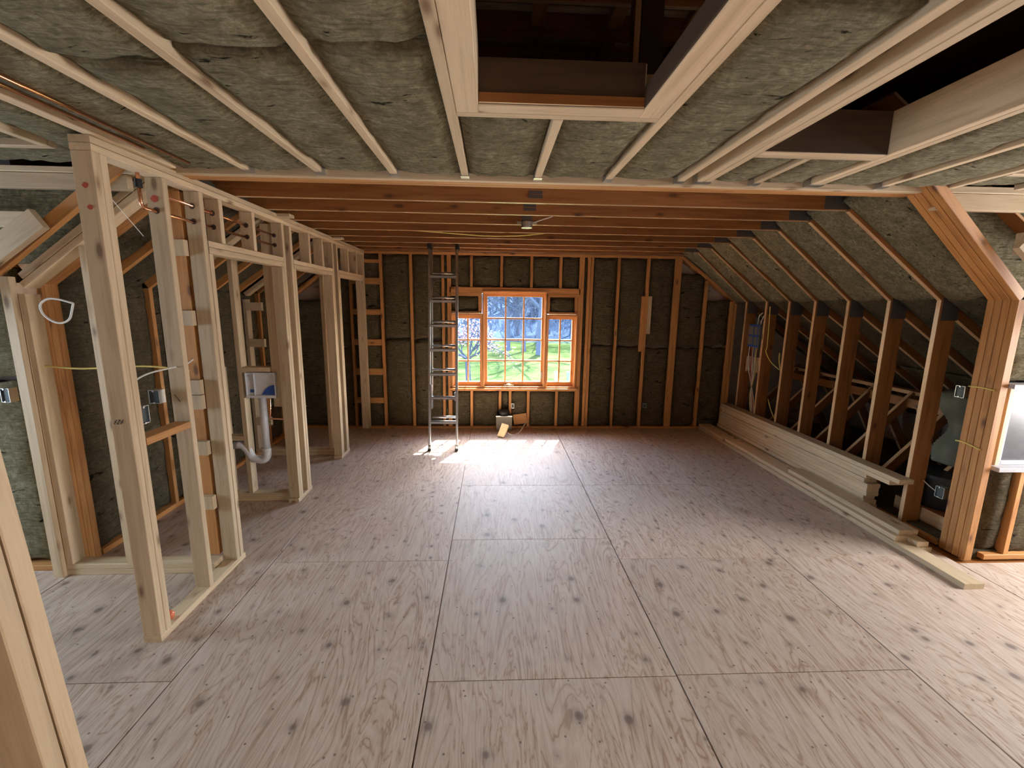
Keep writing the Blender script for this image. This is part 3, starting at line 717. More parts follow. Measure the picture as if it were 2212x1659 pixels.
# ------------------------------------------------------------------ things: ladder
def ladder():
    t = empty('extension_ladder', (-.6, 5.2, 0), label='aluminium extension ladder standing upright left of the window, passing up between the ceiling joists', cat='ladder')
    def Yz(z): return .13 * z
    x0, x1 = -.170, .170
    for sx in (-1, 1):
        x = sx * .165
        o = beam('rail', t, (x, 0, 0.02), (x, Yz(2.72), 2.72), .070, .022, ALU, wdir=(0, 1, 0))
        o2 = beam('rail', t, (x * .90, .075 + Yz(.70), .70), (x * .90, .075 + Yz(2.74), 2.74), .055, .020, ALU, wdir=(0, 1, 0))
        mb = MB(); zc = 2.40
        mb.box((x - .022, x + .022), (Yz(zc) - .045, Yz(zc) + .10), (zc, zc + .33)); mb.build('end_cap', BLACK, t)
        mb = MB(); mb.box((x - .02, x + .02), (-.04, .045), (0, .03)); mb.box((x - .016, x + .016), (-.03, .03), (.03, .07)); mb.build('rubber_foot', BLACK, t)
    for k in range(7):
        z = .34 + k * .2905
        if k == 1: z = .635
        mb = MB(); y = Yz(z)
        mb.box((-.155, .155), (y - .018, y + .018), (z + .010, z + .018)); mb.box((-.155, .155), (y - .018, y - .012), (z - .016, z + .018)); mb.box((-.155, .155), (y - .018, y + .018), (z - .018, z - .012))
        mb.build('rung', ALU, t)
        if k != 1 and k > 0 or k == 0:
            z2 = z + .045; y = Yz(z2) + .075
            mb = MB(); mb.tube([(-.142, y, z2), (.142, y, z2)], .014, 10); mb.build('rung', ALU, t, smooth=True)
    mb = MB(); mb.box((-.150, -.135), (Yz(.66) - .02, Yz(.66) + .06), (.50, .80)); mb.build('rung_lock', ALU, t)
    mb = MB(); mb.box((.135, .150), (Yz(.66) - .02, Yz(.66) + .06), (.60, .70)); mb.build('rung_lock', ALU, t)
ladder()

# ------------------------------------------------------------------ lumber piles on the right
def plank(label, x0, x1, y0, y1, z0, z1, rz=0, group=None):
    t = bx('lumber_board', None, (x0, x1), (y0, y1), (z0, z1), PALE)
    if rz: t.rotation_euler.rotate_axis('Z', rz)
    tag(t, label, 'board', group)
    return t
G = 'long framing boards laid along the right wall'
plank('longest pale board on the floor, front of the low pile, reaching nearest the camera', 3.025, 3.160, 2.43, 6.17, 0, .038, group=G)
plank('pale board lying on the floor under the low pile, behind the longest front board', 3.165, 3.245, 2.86, 6.10, 0, .038, group=G)
plank('pale board in the low front pile, second layer, its end set back', 3.045, 3.135, 2.95, 5.45, .039, .077, group=G)
plank('narrow pale board in the low front pile beside the second layer', 3.138, 3.225, 2.87, 5.40, .039, .077, group=G)
plank('topmost pale board of the low front pile', 3.085, 3.235, 2.97, 4.25, .078, .116, group=G)
plank('short offcut board on the low pile at its far end', 3.03, 3.20, 5.50, 6.16, .039, .077, group=G)
rr = random.Random(4)
order = ['bottom', 'second', 'third', 'fourth', 'fifth', 'sixth', 'seventh', 'eighth', 'ninth']
for k, nm in enumerate(order):
    dx = rr.uniform(-.008, .006); z0 = k * .0382
    plank((nm + ' board' if k == 0 else nm + ' board up') + ' of the tall lumber pile by the knee wall', 3.262 + dx, 3.374, 3.50 + rr.uniform(-.02, .03), 6.10 - .012 * k, z0, z0 + .0375, group=G)
plank('overhanging second board from the top of the tall lumber pile', 3.252, 3.374, 3.285, 6.02, .3442, .383, group=G)
plank('topmost board of the tall lumber pile, overhanging toward the camera', 3.255, 3.376, 3.205, 6.0, .3835, .4215, group=G)

# ------------------------------------------------------------------ electrical boxes and cables
def ebox(loc, w, h, d, facing, label, rough=None):
    t = empty('electrical_box', loc, label=label, cat='electrical box')
    mb = MB(); s = .003
    if facing == 'y':      # opens toward -Y
        mb.box((-w / 2, w / 2), (d - s, d), (-h / 2, h / 2)); mb.box((-w / 2, -w / 2 + s), (0, d - s), (-h / 2, h / 2)); mb.box((w / 2 - s, w / 2), (0, d - s), (-h / 2, h / 2))
        mb.box((-w / 2 + s, w / 2 - s), (0, d - s), (h / 2 - s, h / 2)); mb.box((-w / 2 + s, w / 2 - s), (0, d - s), (-h / 2, -h / 2 + s)); mb.build('box_shell', STEEL, t)
        mb = MB(); mb.box((-w / 2 + s, w / 2 - s), (d * .14, d - s), (-h / 2 + s, h / 2 - s)); mb.build('box_interior', DARKBOX, t)
        
        for sz in (-1, 1): mb = MB(); mb.tube([(0, 0, sz * (h / 2 - .005)), (0, -.006, sz * (h / 2 - .005))], .005); mb.build('screw', STEEL, t)
    else:                  # opens toward facing*X
        f = 1 if facing == '+x' else -1
        X = lambda q, r: tuple(sorted((f * q, f * r)))
        mb.box(X(-d, -d + s), (-w / 2, w / 2), (-h / 2, h / 2)); mb.box(X(-d, 0), (-w / 2, -w / 2 + s), (-h / 2, h / 2)); mb.box(X(-d, 0), (w / 2 - s, w / 2), (-h / 2, h / 2))
        mb.box(X(-d, 0), (-w / 2, w / 2), (h / 2 - s, h / 2)); mb.box(X(-d, 0), (-w / 2, w / 2), (-h / 2, -h / 2 + s)); mb.build('box_shell', STEEL, t)
        mb = MB(); mb.box(X(-d + s, -d * .14), (-w / 2 + s, w / 2 - s), (-h / 2 + s, h / 2 - s)); mb.build('box_interior', DARKBOX, t)
        
        for sz in (-1, 1): mb = MB(); mb.tube([(0, 0, sz * (h / 2 - .005)), (f * .006, 0, sz * (h / 2 - .005))], .005); mb.build('screw', STEEL, t)
    return t
ebox((-2.905, 2.70, 1.188), .05, .085, .05, 'y', 'small steel switch box in the insulation at the far left, beside the left built-up post')
ebox((-1.872, 2.47, 1.232), .058, .075, .045, 'y', 'dark switch box nailed to the side of the second partition stud')
ebox((-1.75, 2.228, 1.19), .075, .09, .05, '+x', 'steel switch box on the back of the nearest doubled stud, above the amber block')
ebox((3.37, 2.990, 1.185), .066, .085, .05, '-x', 'upper steel box on the side of the right built-up post, by the upper yellow cable')
ebox((3.37, 2.995, .41), .066, .085, .05, '-x', 'lower steel box near the floor on the side of the right built-up post')
ebox((.286, F - .01, .335), .038, .07, .04, 'y', 'small outlet box below the window, beside a cripple stud')
ebox((2.205, F - .005, .345), .05, .06, .04, 'y', 'silvery outlet box low on the far wall beside the spliced stud')
# fixture box hanging on a joist
jb = empty('junction_box', (.285, 3.985, 2.445), label='round steel ceiling box hanging under the third joist of the far room', cat='junction box')
mb = MB(); mb.tube([(0, 0, -.03), (0, 0, .02)], .048, 14); mb.build('box_body', STEEL, jb, smooth=False)
mb = MB(); mb.box((-.085, .085), (-.012, -.008), (.002, .022)); mb.build('mounting_bracket', STEEL, jb)
mb = MB(); mb.box((-.045, .045), (-.014, -.002), (.0, .085)); mb.build('joist_clip', PLATE, jb)
cable('cable_tail', [(.05, -.01, .01), (.12, -.02, .035), (.20, -.02, .06), (.24, -.02, .085)], .005, WHITE, jb)
for (x, y, n_) in ((.285, JY[0], 'nearest'), (.278, JY[1], 'second')):
    mb = MB(); mb.box((x - .048, x + .048), (y - .003, y - .0005), (ZC + .03, ZC + .052)); mb.box((x - .048, x + .048), (y - .003, y - .0005), (ZC + .058, ZC + .078)); mb.build('truss_plate', PLATE, trus)
t = cable('ceiling_cable', [(-.95, 4.72, 2.49), (-.75, 4.70, 2.485), (-.4, 4.70, 2.465), (-.05, 4.70, 2.448), (.3, 4.70, 2.46), (.6, 4.72, 2.50)], .006, YELLOW)
tag(t, 'yellow cable sagging between the joists above the ladder', 'cable')
# wire loop and runs on the left
t = cable('wire_loop', [(-2.42, 2.69, 1.735), (-2.50, 2.69, 1.757), (-2.56, 2.69, 1.757), (-2.605, 2.69, 1.722), (-2.595, 2.69, 1.67), (-2.55, 2.69, 1.632), (-2.50, 2.69, 1.622), (-2.455, 2.69, 1.645), (-2.435, 2.69, 1.69), (-2.42, 2.69, 1.735)], .006, WHITE)
tag(t, 'white loop of cable sticking out from the back of a stud at the left', 'cable')
t = cable('yellow_wire', [(-2.735, 2.755, 1.365), (-2.62, 2.755, 1.352), (-2.5, 2.755, 1.345), (-2.36, 2.755, 1.350), (-2.15, 2.755, 1.362), (-2.0, 2.755, 1.355), (-1.86, 2.755, 1.335)], .006, YELLOW)
tag(t, 'pale yellow cable strung between the left post and the cross wall stud', 'cable')
t = cable('white_wire', [(-1.80, 2.24, 1.33), (-1.805, 2.28, 1.36), (-1.79, 2.36, 1.385), (-1.765, 2.51, 1.395), (-1.765, 2.60, 1.40), (-1.765, 2.66, 1.42)], .0045, WHITE)
tag(t, 'thin white cable curving through the second partition stud', 'cable')
t = cable('string', [(-1.84, 2.30, 2.26), (-1.84, 2.50, 2.09)], .0018, WHITE); tag(t, 'thin taut string slanting behind the nearest partition bay', 'string')
t = cable('yellow_tie', [(3.372, 2.94, 1.235), (3.372, 2.86, 1.24), (3.372, 2.775, 1.235)], .005, YELLOW); tag(t, 'upper short yellow cable crossing the plies of the right post', 'cable')
t = cable('yellow_tie', [(3.372, 2.955, .83), (3.372, 2.90, .835), (3.372, 2.785, .815)], .005, YELLOW); tag(t, 'lower short yellow cable crossing the plies of the right post', 'cable')
t = cable('floor_wire', [(3.50, 3.25, .40), (3.50, 3.15, .36), (3.48, 3.04, .36)], .004, WHITE); tag(t, 'faint cable running to the lower box beside the right post', 'cable')

# ------------------------------------------------------------------ breaker panel with taped cover
pn = empty('breaker_panel', (3.45, 5.76, 1.40), label='grey breaker panel covered with blue tape between the far studs of the right wall', cat='electrical panel')
mb = MB(); mb.box((0, .09), (-.155, .13), (-.15, .15)); mb.build('panel_body', GREYMET, pn)
mb = MB(); mb.box((-.004, 0), (-.145, .12), (-.14, .14)); mb.build('panel_cover', DUCT, pn)
for z in (.135, .0, -.135):
    mb = MB(); mb.box((-.007, -.004), (-.15, .125), (z - .013, z + .013)); mb.build('tape_strip', BLUE, pn)
for y in (-.125, -.03, .10):
    mb = MB(); mb.box((-.0065, -.004), (y - .008, y + .008), (-.12, .12)); mb.build('tape_strip', BLUE, pn)
bb = bx('backing_board', None, (3.47, 3.49), (5.44, 5.84), (.92, 1.12), PALE); tag(bb, 'pale plywood backing board under the breaker panel', 'board')
sw = empty('switch_plate', (3.462, 5.87, 1.01), label='pale narrow box left of the plywood backing board', cat='electrical box')
mb = MB(); mb.box((-.01, .02), (-.035, .035), (-.10, .10)); mb.build('box_shell', CREAM, sw); 
for sz in (.075, -.085): mb = MB(); mb.tube([(-.012, -.05, sz), (0, -.05, sz)], .008); mb.build('screw', STEEL, sw)
for i, y in enumerate((5.80, 5.75, 5.71, 5.67, 5.63)):
    m_ = (WHITE, REDM, WHITE, WHITE, YELLOW)[i]
    t = cable('panel_cable', [(3.455, y, 1.255), (3.452, y - .02 * (i % 2), 1.1), (3.452, y - .03, .95), (3.455, 5.60 + .02 * i, .6), (3.46, 5.56 + .012 * i, .32)], .006, m_)
    tag(t, ('first white', 'dull red', 'second white', 'third white', 'yellow')[i] + ' cable dropping from the breaker panel', 'cable', 'cables below the breaker panel')
for i, (y, dy) in enumerate(((5.70, .03), (5.63, .0), (5.57, -.02))):
    t = cable('panel_cable', [(3.47, y, 1.55), (3.475, y, 1.60), (3.48, y - .03 + dy, 1.66), (3.49, y - .08 + dy, 1.70)], .007, WHITE)
    tag(t, ('far', 'middle', 'near')[i] + ' white cable rising from the top of the breaker panel', 'cable', 'cables above the breaker panel')
t = cable('stud_cable', [(3.41, 5.385, 1.78), (3.42, 5.385, 1.6), (3.43, 5.385, 1.3), (3.42, 5.38, 1.22), (3.45, 5.30, 1.10), (3.5, 5.2, 1.02)], .006, YELLOW); tag(t, 'cable stapled down the face of the stud right of the breaker panel', 'cable')
t = cable('looped_cable', [(3.52, 5.26, 1.22), (3.50, 5.22, 1.12), (3.48, 5.15, 1.03), (3.45, 5.08, 1.0), (3.41, 5.01, 1.04)], .009, YELLOW); tag(t, 'yellow cable looping between two knee wall studs', 'cable')
t = cable('low_cable', [(3.5, 5.35, .62), (3.47, 5.2, .48), (3.44, 5.02, .38)], .006, YELLOW); tag(t, 'yellow cable sagging low behind the tall lumber pile', 'cable')

# flexible duct and black bucket behind the right knee wall
t = empty('flexible_duct', (3.78, 3.22, 0), label='grey wrapped flexible duct behind the right built-up post', cat='duct')
mb = MB(); pts = []; rs = []
for k in range(40):
    f = k / 39; pts.append((.0 + .06 * math.sin(f * 3), .05 + .02 * f, .50 + .62 * f)); rs.append(.15 + .03 * math.sin(f * 9) + .006 * (k % 2))
mb.tube(pts, rs, 16); mb.build('duct_body', DUCTWRAP, t, smooth=True)
t = empty('black_tub', (3.72, 3.28, .17), label='black plastic tub behind the near end of the knee wall', cat='tub')
mb = MB(); mb.tube([(0, 0, 0), (0, 0, .02), (0, 0, .26), (0, 0, .265)], [.15, .16, .19, .19], 24); mb.build('tub_body', BLACK, t, smooth=True)
mb = MB(); mb.tube([(0, 0, .262), (0, 0, .285)], .203, 24); mb.build('rim', BLACK, t)
bx('blocking', wr, (3.54, 3.95), (3.05, 3.5), (.05, .165), TIMBER)

# ------------------------------------------------------------------ copper pipe runs
def pipe(name, pts, r, m, label, group=None, holes=()):
    mb = MB(); mb.tube(pts, r, 10); t = mb.build(name, m, None, smooth=True); tag(t, label, 'pipe', group); return t
pipe('copper_pipe', [(-1.523, .6, 2.436), (-1.523, 2.43, 2.436)], .008, COPPER, 'copper pipe under the ceiling wool, the one further from the partition', 'copper pipes under the ceiling')
pipe('copper_pipe', [(-1.585, .6, 2.436), (-1.585, 2.22, 2.436)], .008, COPPER, 'copper pipe under the ceiling wool, the one nearer the partition', 'copper pipes under the ceiling')
pipe('copper_pipe', [(-1.765, 2.41, 2.38), (-1.765, 2.41, 2.24), (-1.765, 2.417, 2.225), (-1.765, 2.43, 2.218), (-1.765, 3.78, 2.205)], .009, COPPER, 'lower copper pipe through the partition studs, turning up at its near end')
pipe('copper_pipe', [(-1.765, 2.56, 2.31), (-1.765, 3.78, 2.284)], .009, COPPER, 'upper copper pipe running through the tops of the partition studs')
mb = MB(); mb.tube([(-1.765, 2.41, 2.31), (-1.765, 2.41, 2.35)], .016, 10); t = mb.build('pipe_sleeve', BLACK); tag(t, 'black sleeve around the upright end of the lower copper pipe', 'pipe sleeve')
for y in (2.512, 2.802, 2.99, 3.375, 3.78):
    for z, z_ in ((2.222 - (y - 2.4) * .009, 0), (2.312 - (y - 2.4) * .02, 1)):
        if y < 2.6 and z_: continue
        mb = MB(); mb.tube([(-1.765, y - .0025, z), (-1.765, y - .0005, z)], .017, 12); mb.build('bored_hole', INK, wp)

# laundry box with drain
lb = empty('washer_box', (-1.985, 3.80, 1.06), label='white recessed washer outlet box with blue tape in the cross wall', cat='outlet box')
mb = MB(); w, h = .118, .095
mb.box((-w, w), (.012, .065), (-h, h)); mb.box((-w - .006, -w), (-.006, .065), (-h, h)); mb.box((w, w + .006), (-.006, .065), (-h, h)); mb.box((-w - .006, w + .006), (-.006, .065), (h, h + .008)); mb.box((-w - .006, w + .006), (-.006, .065), (-h - .022, -h)); mb.build('box_shell', PVC, lb)
mb = MB(); mb.box((-.058, -.054), (.0, .0119), (-h, h)); mb.build('divider', PVC, lb)
mb = MB(); mb.v = []; pts = [(.0, -.09), (.03, -.045), (.06, -.02), (.10, -.005), (.116, -.005), (.116, -.09)]
mb.add([(x, .006, z) for x, z in pts] + [(x, .0115, z) for x, z in pts], [tuple(range(6)), tuple(range(11, 5, -1))] + [(i, 6 + i, 6 + (i + 1) % 6, (i + 1) % 6) for i in range(6)])
mb.build('blue_patch', BLUE, lb)
mb = MB(); mb.box((-.095, -.062), (.006, .0115), (-.07, -.045)); mb.build('blue_patch', BLUE, lb)
mb = MB(); mb.tube([(-.1, .0, h - .02), (-.1, .0119, h - .02)], .005); mb.build('screw', STEEL, lb)
mb = MB(); mb.tube([(.06, -.008, h + .004), (.06, .0, h + .004)], .006); mb.build('screw', STEEL, lb)
dp = empty('drain_pipe', (-1.995, 3.83, .94), label='white plastic drain pipe with a curved trap below the washer box', cat='pipe')
mb = MB(); mb.tube([(0, 0, 0), (.0, 0, -.46)], .031, 14); mb.build('standpipe', PVC, dp, smooth=True)
arc = [(0, 0, -.46), (0, 0, -.50)] + [(-.055 + .055 * math.cos(q), 0, -.51 - .055 * math.sin(q)) for q in [i * math.pi / 8 for i in range(1, 6)]]
arc += [(-.12, 0, -.555), (-.145, 0, -.525), (-.165, 0, -.475), (-.19, 0, -.44), (-.225, 0, -.425), (-.27, 0, -.425)]
mb = MB(); mb.tube(arc, .035, 14); mb.build('trap', PVC, dp, smooth=True)
mb = MB(); mb.tube([(0, 0, -.455), (0, 0, -.475)], .0365, 14); mb.build('pipe_collar', PVC, dp)
mb = MB(); mb.tube([(-.27, 0, -.425), (-.33, 0, -.425)], .038, 14); mb.build('pipe_collar', DUCTWRAP, dp)
pipe('copper_pipe', [(-2.06, 4.1, 1.0), (-2.08, 4.1, .70), (-2.07, 4.1, .68), (-1.85, 4.1, .675)], .008, COPPER, 'copper pipe dropping behind the washer box and turning right')
pipe('copper_pipe', [(-2.02, 4.25, .80), (-2.02, 4.25, .775), (-1.80, 4.25, .77)], .006, COPPER, 'short thin copper pipe behind the drain, higher than the other')
pipe('copper_pipe', [(-1.765, 3.92, .92), (-1.765, 3.925, 1.4), (-1.765, 3.925, 2.0)], .006, COPPER, 'thin copper pipe rising between the doubled studs of the middle partition post')

# ------------------------------------------------------------------ things by the far wall
t = empty('duct_boot', (.161, 6.06, 0), label='square sheet metal duct box on the floor under the window', cat='duct box')
mb = MB(); mb.box((-.112, .112), (0, .10), (0, .205)); mb.build('duct_body', DUCT, t)
mb = MB(); mb.box((-.115, .115), (-.004, .104), (.200, .212)); mb.build('rim', STEEL, t)
mb = MB(); mb.tube([(0, .06, .21), (0, .06, .26), (0, .07, .29)], [.085, .08, .07], 16); mb.build('rubber_collar', BLACK, t, smooth=True)
t = empty('cream_box', (.145, 5.72, 0), label='small cream coloured box propped against the duct box with a cord', cat='box')
o = beam('box_body', t, (-.035, 0, .008), (.03, .09, .155), .095, .045, CREAM, wdir=(1, -.25, 0))
cable('cord', [(.06, .06, .05), (.11, .08, .015), (.18, .12, .012), (.24, .20, .03), (.30, .30, .09), (.37, .39, .13)], .005, WHITE, t)
t = beam('cardboard_scrap', None, (.30, F - .012, .13), (.49, F - .02, .16), .004, .15, AMBER, wdir=(0, 1, 0)); tag(t, 'torn brown flap on the far wall right of the duct box', 'scrap')
# orange bulb on the bottom plate
t = empty('orange_ball', (-1.765, 2.235, .037), label='shiny orange ball on the bottom plate at the nearest doubled stud', cat='ball')
mb = MB()
mb.tube([(0, 0, .0), (0, 0, .004), (0, 0, .014), (0, 0, .025), (0, 0, .036), (0, 0, .044), (0, 0, .047)], [.006, .015, .022, .0245, .021, .012, .003], 14); mb.build('ball_body', ORANGE, t, smooth=True)
mb = MB(); mb.tube([(0, 0, .046), (0, 0, .055)], .005, 8); mb.build('stem', REDM, t)
# scrap blocks on the partition's top plate
for i, (y, lab) in enumerate(((3.80, 'nearer scrap block nailed on top of the partition plate under the joists'), (5.02, 'further scrap block on top of the partition plate near the far wall'))):
    t = bx('scrap_block', None, (-1.719, -1.62), (y - .05, y + .04), (2.425 if i == 0 else 2.428, 2.449), PALE); tag(t, lab, 'wood block', 'scrap blocks on the partition')
# red paint spots, stamps on studs
def spot(parent, x, y, z, r, n, m=REDM, sx=1):
    mb = MB(); mb.v = []
    pts = [(r * math.cos(2 * math.pi * k / 12) * (1 + .2 * math.sin(k * 2.3)) * sx, r * math.sin(2 * math.pi * k / 12)) for k in range(12)]
    if n == 'y': mb.add([(x + p_[0], y, z + p_[1]) for p_ in pts] + [(x + p_[0], y + .0008, z + p_[1]) for p_ in pts], [tuple(range(12)), tuple(range(23, 11, -1))])
    mb.build('paint_mark', m, parent)
spot(wp, -1.765, 2.1035, 2.245, .012, 'y'); spot(wp, -1.758, 2.1035, 2.155, .011, 'y'); spot(wp, -1.768, 2.5105, 2.28, .018, 'y')
for k in range(9): spot(wp, -1.792 + .005 * k, 2.1035, 1.18 + .008 * (k % 3), .003 + .0015 * (k % 2), 'y', INK)
for k in range(7): spot(wp, -1.788 + .004 * k, 2.5105, 1.235 - .006 * k, .003, 'y', INK)

# leaning doubled stud in the near left corner
ls = empty('leaning_stud', (-.93, .917, 0), label='doubled stud leaning at the lower left corner, nearest the camera', cat='post')
for k in range(2):
    beam('stud', ls, (-.0445, -.002 - k * .0425, 0), (-.0445, -.155 - k * .0425, 2.44), .038, .089, PALE, wdir=(0, 1, 0))
bx('stud', ls, (-.16, -.092), (-.11, -.03), (.3, .95), AMBER).rotation_euler.rotate_axis('Y', .02)

# ------------------------------------------------------------------ outdoors
GZ = -2.9
def lawn():
    m, nt, bs = new_mat('lawn')
    v, src = coords(nt, (1, .35, 1), rnd=False)
    n = noise_t(nt, v, .9, 6, .6); n2 = noise_t(nt, src, .08, 3, .5)
    base = ramp(nt, n, [(.38, (.0140, .0260, .0078)), (.6, (.0310, .0460, .0165))])
    base = mix(nt, ramp(nt, n2, [(.4, (0,) * 3), (.65, (.5,) * 3)]), base, (.027, .038, .017))
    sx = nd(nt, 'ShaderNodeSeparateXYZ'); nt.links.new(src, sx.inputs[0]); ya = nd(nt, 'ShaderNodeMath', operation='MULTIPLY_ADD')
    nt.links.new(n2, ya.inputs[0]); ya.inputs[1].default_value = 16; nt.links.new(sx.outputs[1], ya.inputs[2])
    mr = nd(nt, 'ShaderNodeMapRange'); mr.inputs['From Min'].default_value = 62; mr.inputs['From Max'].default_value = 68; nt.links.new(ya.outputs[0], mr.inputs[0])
    base = mix(nt, mr.outputs[0], base, (.018, .028, .044))  # leaf litter beyond the grass, with blue haze put into its colour
    nt.links.new(base, bs.inputs['Base Color']); bs.inputs['Roughness'].default_value = 1; bs.inputs['Specular IOR Level'].default_value = 0
    nx, ny = 40, 60; vv = []; ff = []
    for j in range(ny + 1):
        y = 7 + 200 * (j / ny) ** 1.4
        for i in range(nx + 1):
            x = -120 + 240 * i / nx
            z = GZ + .12 * noise.noise((x * .07, y * .07, 3)) + max(0, y - 58) * .02 + max(0, y - 85) ** 1.3 * .05
            vv.append((x, y, z))
    for j in range(ny):
        for i in range(nx): q = j * (nx + 1) + i; ff.append((q, q + 1, q + nx + 2, q + nx + 1))
    me = bpy.data.meshes.new('lawn'); me.from_pydata(vv, [], ff)
    for p_ in me.polygons: p_.use_smooth = True
    o = link('lawn', me, None, m); tag(o, kind='structure')
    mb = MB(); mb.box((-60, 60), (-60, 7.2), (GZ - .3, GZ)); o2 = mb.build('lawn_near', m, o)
lawn()
def gz(x, y): return GZ + .12 * noise.noise((x * .07, y * .07, 3)) + max(0, y - 58) * .02 + max(0, y - 85) ** 1.3 * .05 - .05
BARK = plain('bark', (.034, .043, .068), 1, **{'Specular IOR Level': 0})  # bluish cast of haze is put into the bark colour
BARKHAZE = plain("bark_haze", (.058, .080, .135), 1, **{'Specular IOR Level': 0})  # bluer bark: haze of distance painted into the colour
BLOSSOM = plain('pink_blossom', (.30, .16, .19), 1, **{'Specular IOR Level': 0})
def grow(mb, p, d, L, r, lvl, rnd, tips=None, maxl=4, droop=0.0):
    pts = [p]; rs = [r]; n = 4 if lvl < 2 else 2; q = Vector(p); dd = Vector(d)
    for k in range(n):
        dd = (dd + Vector((rnd.uniform(-1, 1), rnd.uniform(-1, 1), rnd.uniform(-.5, .8) - droop)) * (.10 if lvl == 0 else .22)).normalized()
        q = q + dd * L / n; pts.append(q.copy()); rs.append(r * (1 - .62 * (k + 1) / n))
    mb.tube(pts, rs, 7 if lvl == 0 else (5 if lvl == 1 else 3), caps=False)
    if lvl >= maxl:
        if tips is not None: tips += pts[1:]
        return
    nc = (7, 5, 5, 4)[min(lvl, 3)]
    for k in range(nc):
        f = (.42 if lvl == 0 else .25) + .58 * k / (nc - 1)
        i = min(n - 1, int(f * n)); t_ = f * n - i; base = pts[i].lerp(pts[i + 1], min(1, t_))
        ang = k * 2.4 + rnd.uniform(-.4, .4); side = dd.orthogonal().normalized(); side.rotate(Matrix.Rotation(ang, 3, dd))
        nd_ = (dd * rnd.uniform(.5, .9) + side * rnd.uniform(.6, 1.1) + Vector((0, 0, .15 - droop))).normalized()
        grow(mb, base, nd_, L * (rnd.uniform(.75, 1.0) if lvl == 0 else rnd.uniform(.5, .7)), max(r * (1 - .62 * f) * .62, .018), lvl + 1, rnd, tips, maxl, droop)
trees = []
for sd in range(4):
    mb = MB(); rn = random.Random(sd + 11)
    grow(mb, Vector((0, 0, 0)), Vector((rn.uniform(-.06, .06), 0, 1)), 6.2 + .6 * sd, .27 + .04 * sd, 0, rn)
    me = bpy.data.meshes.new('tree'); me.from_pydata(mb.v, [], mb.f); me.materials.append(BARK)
    trees.append(me)
def tree(i, x, y, s, rz, label, group, far=False):
    o = bpy.data.objects.new('bare_tree', trees[i]); col.objects.link(o); o.location = (x, y, gz(x, y)); o.scale = (s, s, s); o.rotation_euler.z = rz
    tag(o, label, 'tree', group)
spots = [(1.55, 46, 1.0, 0), (3.15, 45, .8, 1), (4.55, 42, 1.25, 3), (5.9, 52, .9, 2)]
for k, (x, y, s_, i) in enumerate(spots):
    tree(i, x, y, s_, k * 1.3, ('slim bare tree left of centre beyond the lawn', 'slender bare tree just left of the thickest trunk', 'bare tree with the thickest trunk beyond the lawn', 'bare tree seen through the right side window')[k], 'bare trees at the edge of the lawn')
rn = random.Random(5)
for k in range(46):
    y = rn.uniform(56, 92); x = (rn.random() - .42) * y * .8
    o = bpy.data.objects.new('bare_tree', trees[k % 4]); col.objects.link(o); o.location = (x, y, gz(x, y)); s_ = rn.uniform(.8, 1.35); o.scale = (s_,) * 3; o.rotation_euler.z = rn.uniform(0, 6)
    tag(o, 'bare grey tree in the woodland far beyond the lawn', 'tree', 'bare trees of the far woodland')
mb = MB()
for k in range(260):
    y = rn.uniform(92, 125); x = (rn.random() - .45) * y * .9; z = gz(x, y); h_ = rn.uniform(9, 15)
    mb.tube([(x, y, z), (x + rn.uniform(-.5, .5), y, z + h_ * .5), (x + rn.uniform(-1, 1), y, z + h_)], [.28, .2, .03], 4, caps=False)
    for q in range(12):
        zz_ = z + h_ * rn.uniform(.12, .9); a_ = rn.uniform(0, 6.28); l_ = rn.uniform(2, 4)
        mb.tube([(x, y, zz_), (x + math.cos(a_) * l_ * .5, y + math.sin(a_) * l_ * .5, zz_ + l_ * .5), (x + math.cos(a_) * l_, y + math.sin(a_) * l_, zz_ + l_ * .7)], [.13, .09, .03], 3, caps=False)
o = mb.build('distant_woodland', BARKHAZE); tag(o, 'hazy band of distant bare woodland on the rise behind the trees', 'woodland', kind='stuff')
# low undergrowth along the wood's edge
mb = MB()
for k in range(500):
    y = rn.uniform(58, 90); x = (rn.random() - .45) * 90; z = gz(x, y)
    for q in range(4):
        a_ = rn.uniform(0, 6.28); h_ = rn.uniform(.6, 2.6)
        mb.tube([(x, y, z), (x + math.cos(a_) * .5, y + math.sin(a_) * .5, z + h_ * .6), (x + math.cos(a_) * .9, y, z + h_)], [.05, .035, .012], 3, caps=False)
o = mb.build('undergrowth', BARKHAZE); tag(o, 'tangled grey undergrowth at the foot of the far woodland', 'shrubs', kind='stuff')
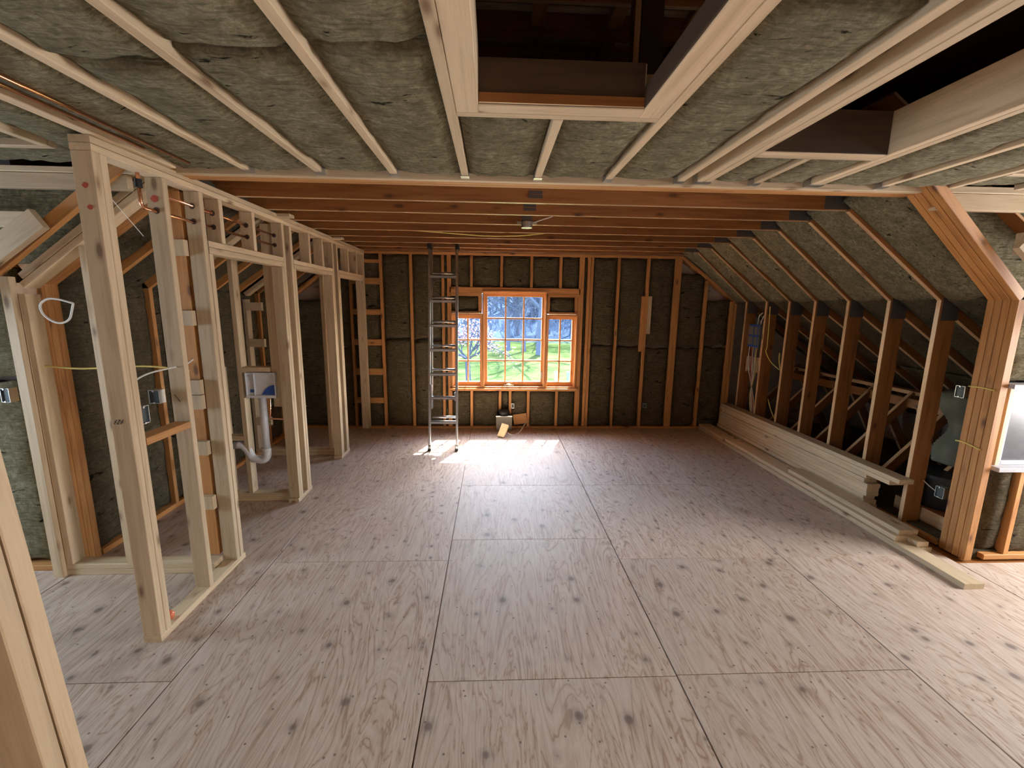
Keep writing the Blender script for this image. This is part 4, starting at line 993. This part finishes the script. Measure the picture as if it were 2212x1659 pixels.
# flowering tree close to the left window
t = empty('cherry_tree', (-1.05, 18, GZ), label='pink flowering tree on the lawn close outside the left side window', cat='tree')
mb = MB(); tips = []; rn2 = random.Random(8)
mb.tube([(0, 0, 0), (.05, 0, 1.4), (0, 0, 2.5)], [.14, .11, .10], 8, caps=False)
for q in ((-.5, .1, .75), (.5, -.1, .85), (.1, .4, 1.0), (.75, .2, .5), (-.75, -.2, .6)):
    grow(mb, Vector((0, 0, 2.45)), Vector(q).normalized(), 1.35, .055, 1, rn2, tips, 3)
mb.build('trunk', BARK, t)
mb = MB()
for q in tips:
    for k in range(3):
        c_ = Vector(q) + Vector([rn2.gauss(0, .09) for _ in range(3)])
        u = Vector([rn2.uniform(-1, 1) for _ in range(3)]).normalized() * .028; w_ = u.orthogonal().normalized() * .028
        mb.add([c_ - u - w_, c_ + u - w_, c_ + u + w_, c_ - u + w_, c_ + u.cross(w_).normalized() * .02], [(0, 1, 4), (1, 2, 4), (2, 3, 4), (3, 0, 4), (3, 2, 1, 0)])
o = mb.build('blossom', BLOSSOM, t); o['kind'] = 'stuff'
# bins on the lawn
BIN = plain('bin_blue', (.07, .11, .17), .5); BINL = plain('bin_pale', (.16, .26, .30), .5)
def wbin(x, y, w_, h_, m, label):
    t = empty('waste_bin', (x, y, gz(x, y)), label=label, cat='bin')
    mb = MB(); z0, z1 = .04, h_; a0, a1 = w_ * .42, w_ * .5
    mb.add([(-a0, -a0, z0), (a0, -a0, z0), (a0, a0, z0), (-a0, a0, z0), (-a1, -a1, z1), (a1, -a1, z1), (a1, a1, z1), (-a1, a1, z1)], [(3, 2, 1, 0), (4, 5, 6, 7), (0, 1, 5, 4), (1, 2, 6, 5), (2, 3, 7, 6), (3, 0, 4, 7)]); mb.build('bin_body', m, t)
    mb = MB(); mb.box((-a1 - .03, a1 + .03), (-a1 - .03, a1 + .03), (h_, h_ + .06)); mb.build('lid', m, t)
wbin(4.75, 26.5, .42, .62, BIN, 'blue-grey bin standing on the lawn at the right')
wbin(3.95, 27, .20, .55, BINL, 'narrow pale bin on the lawn left of the blue-grey bin')
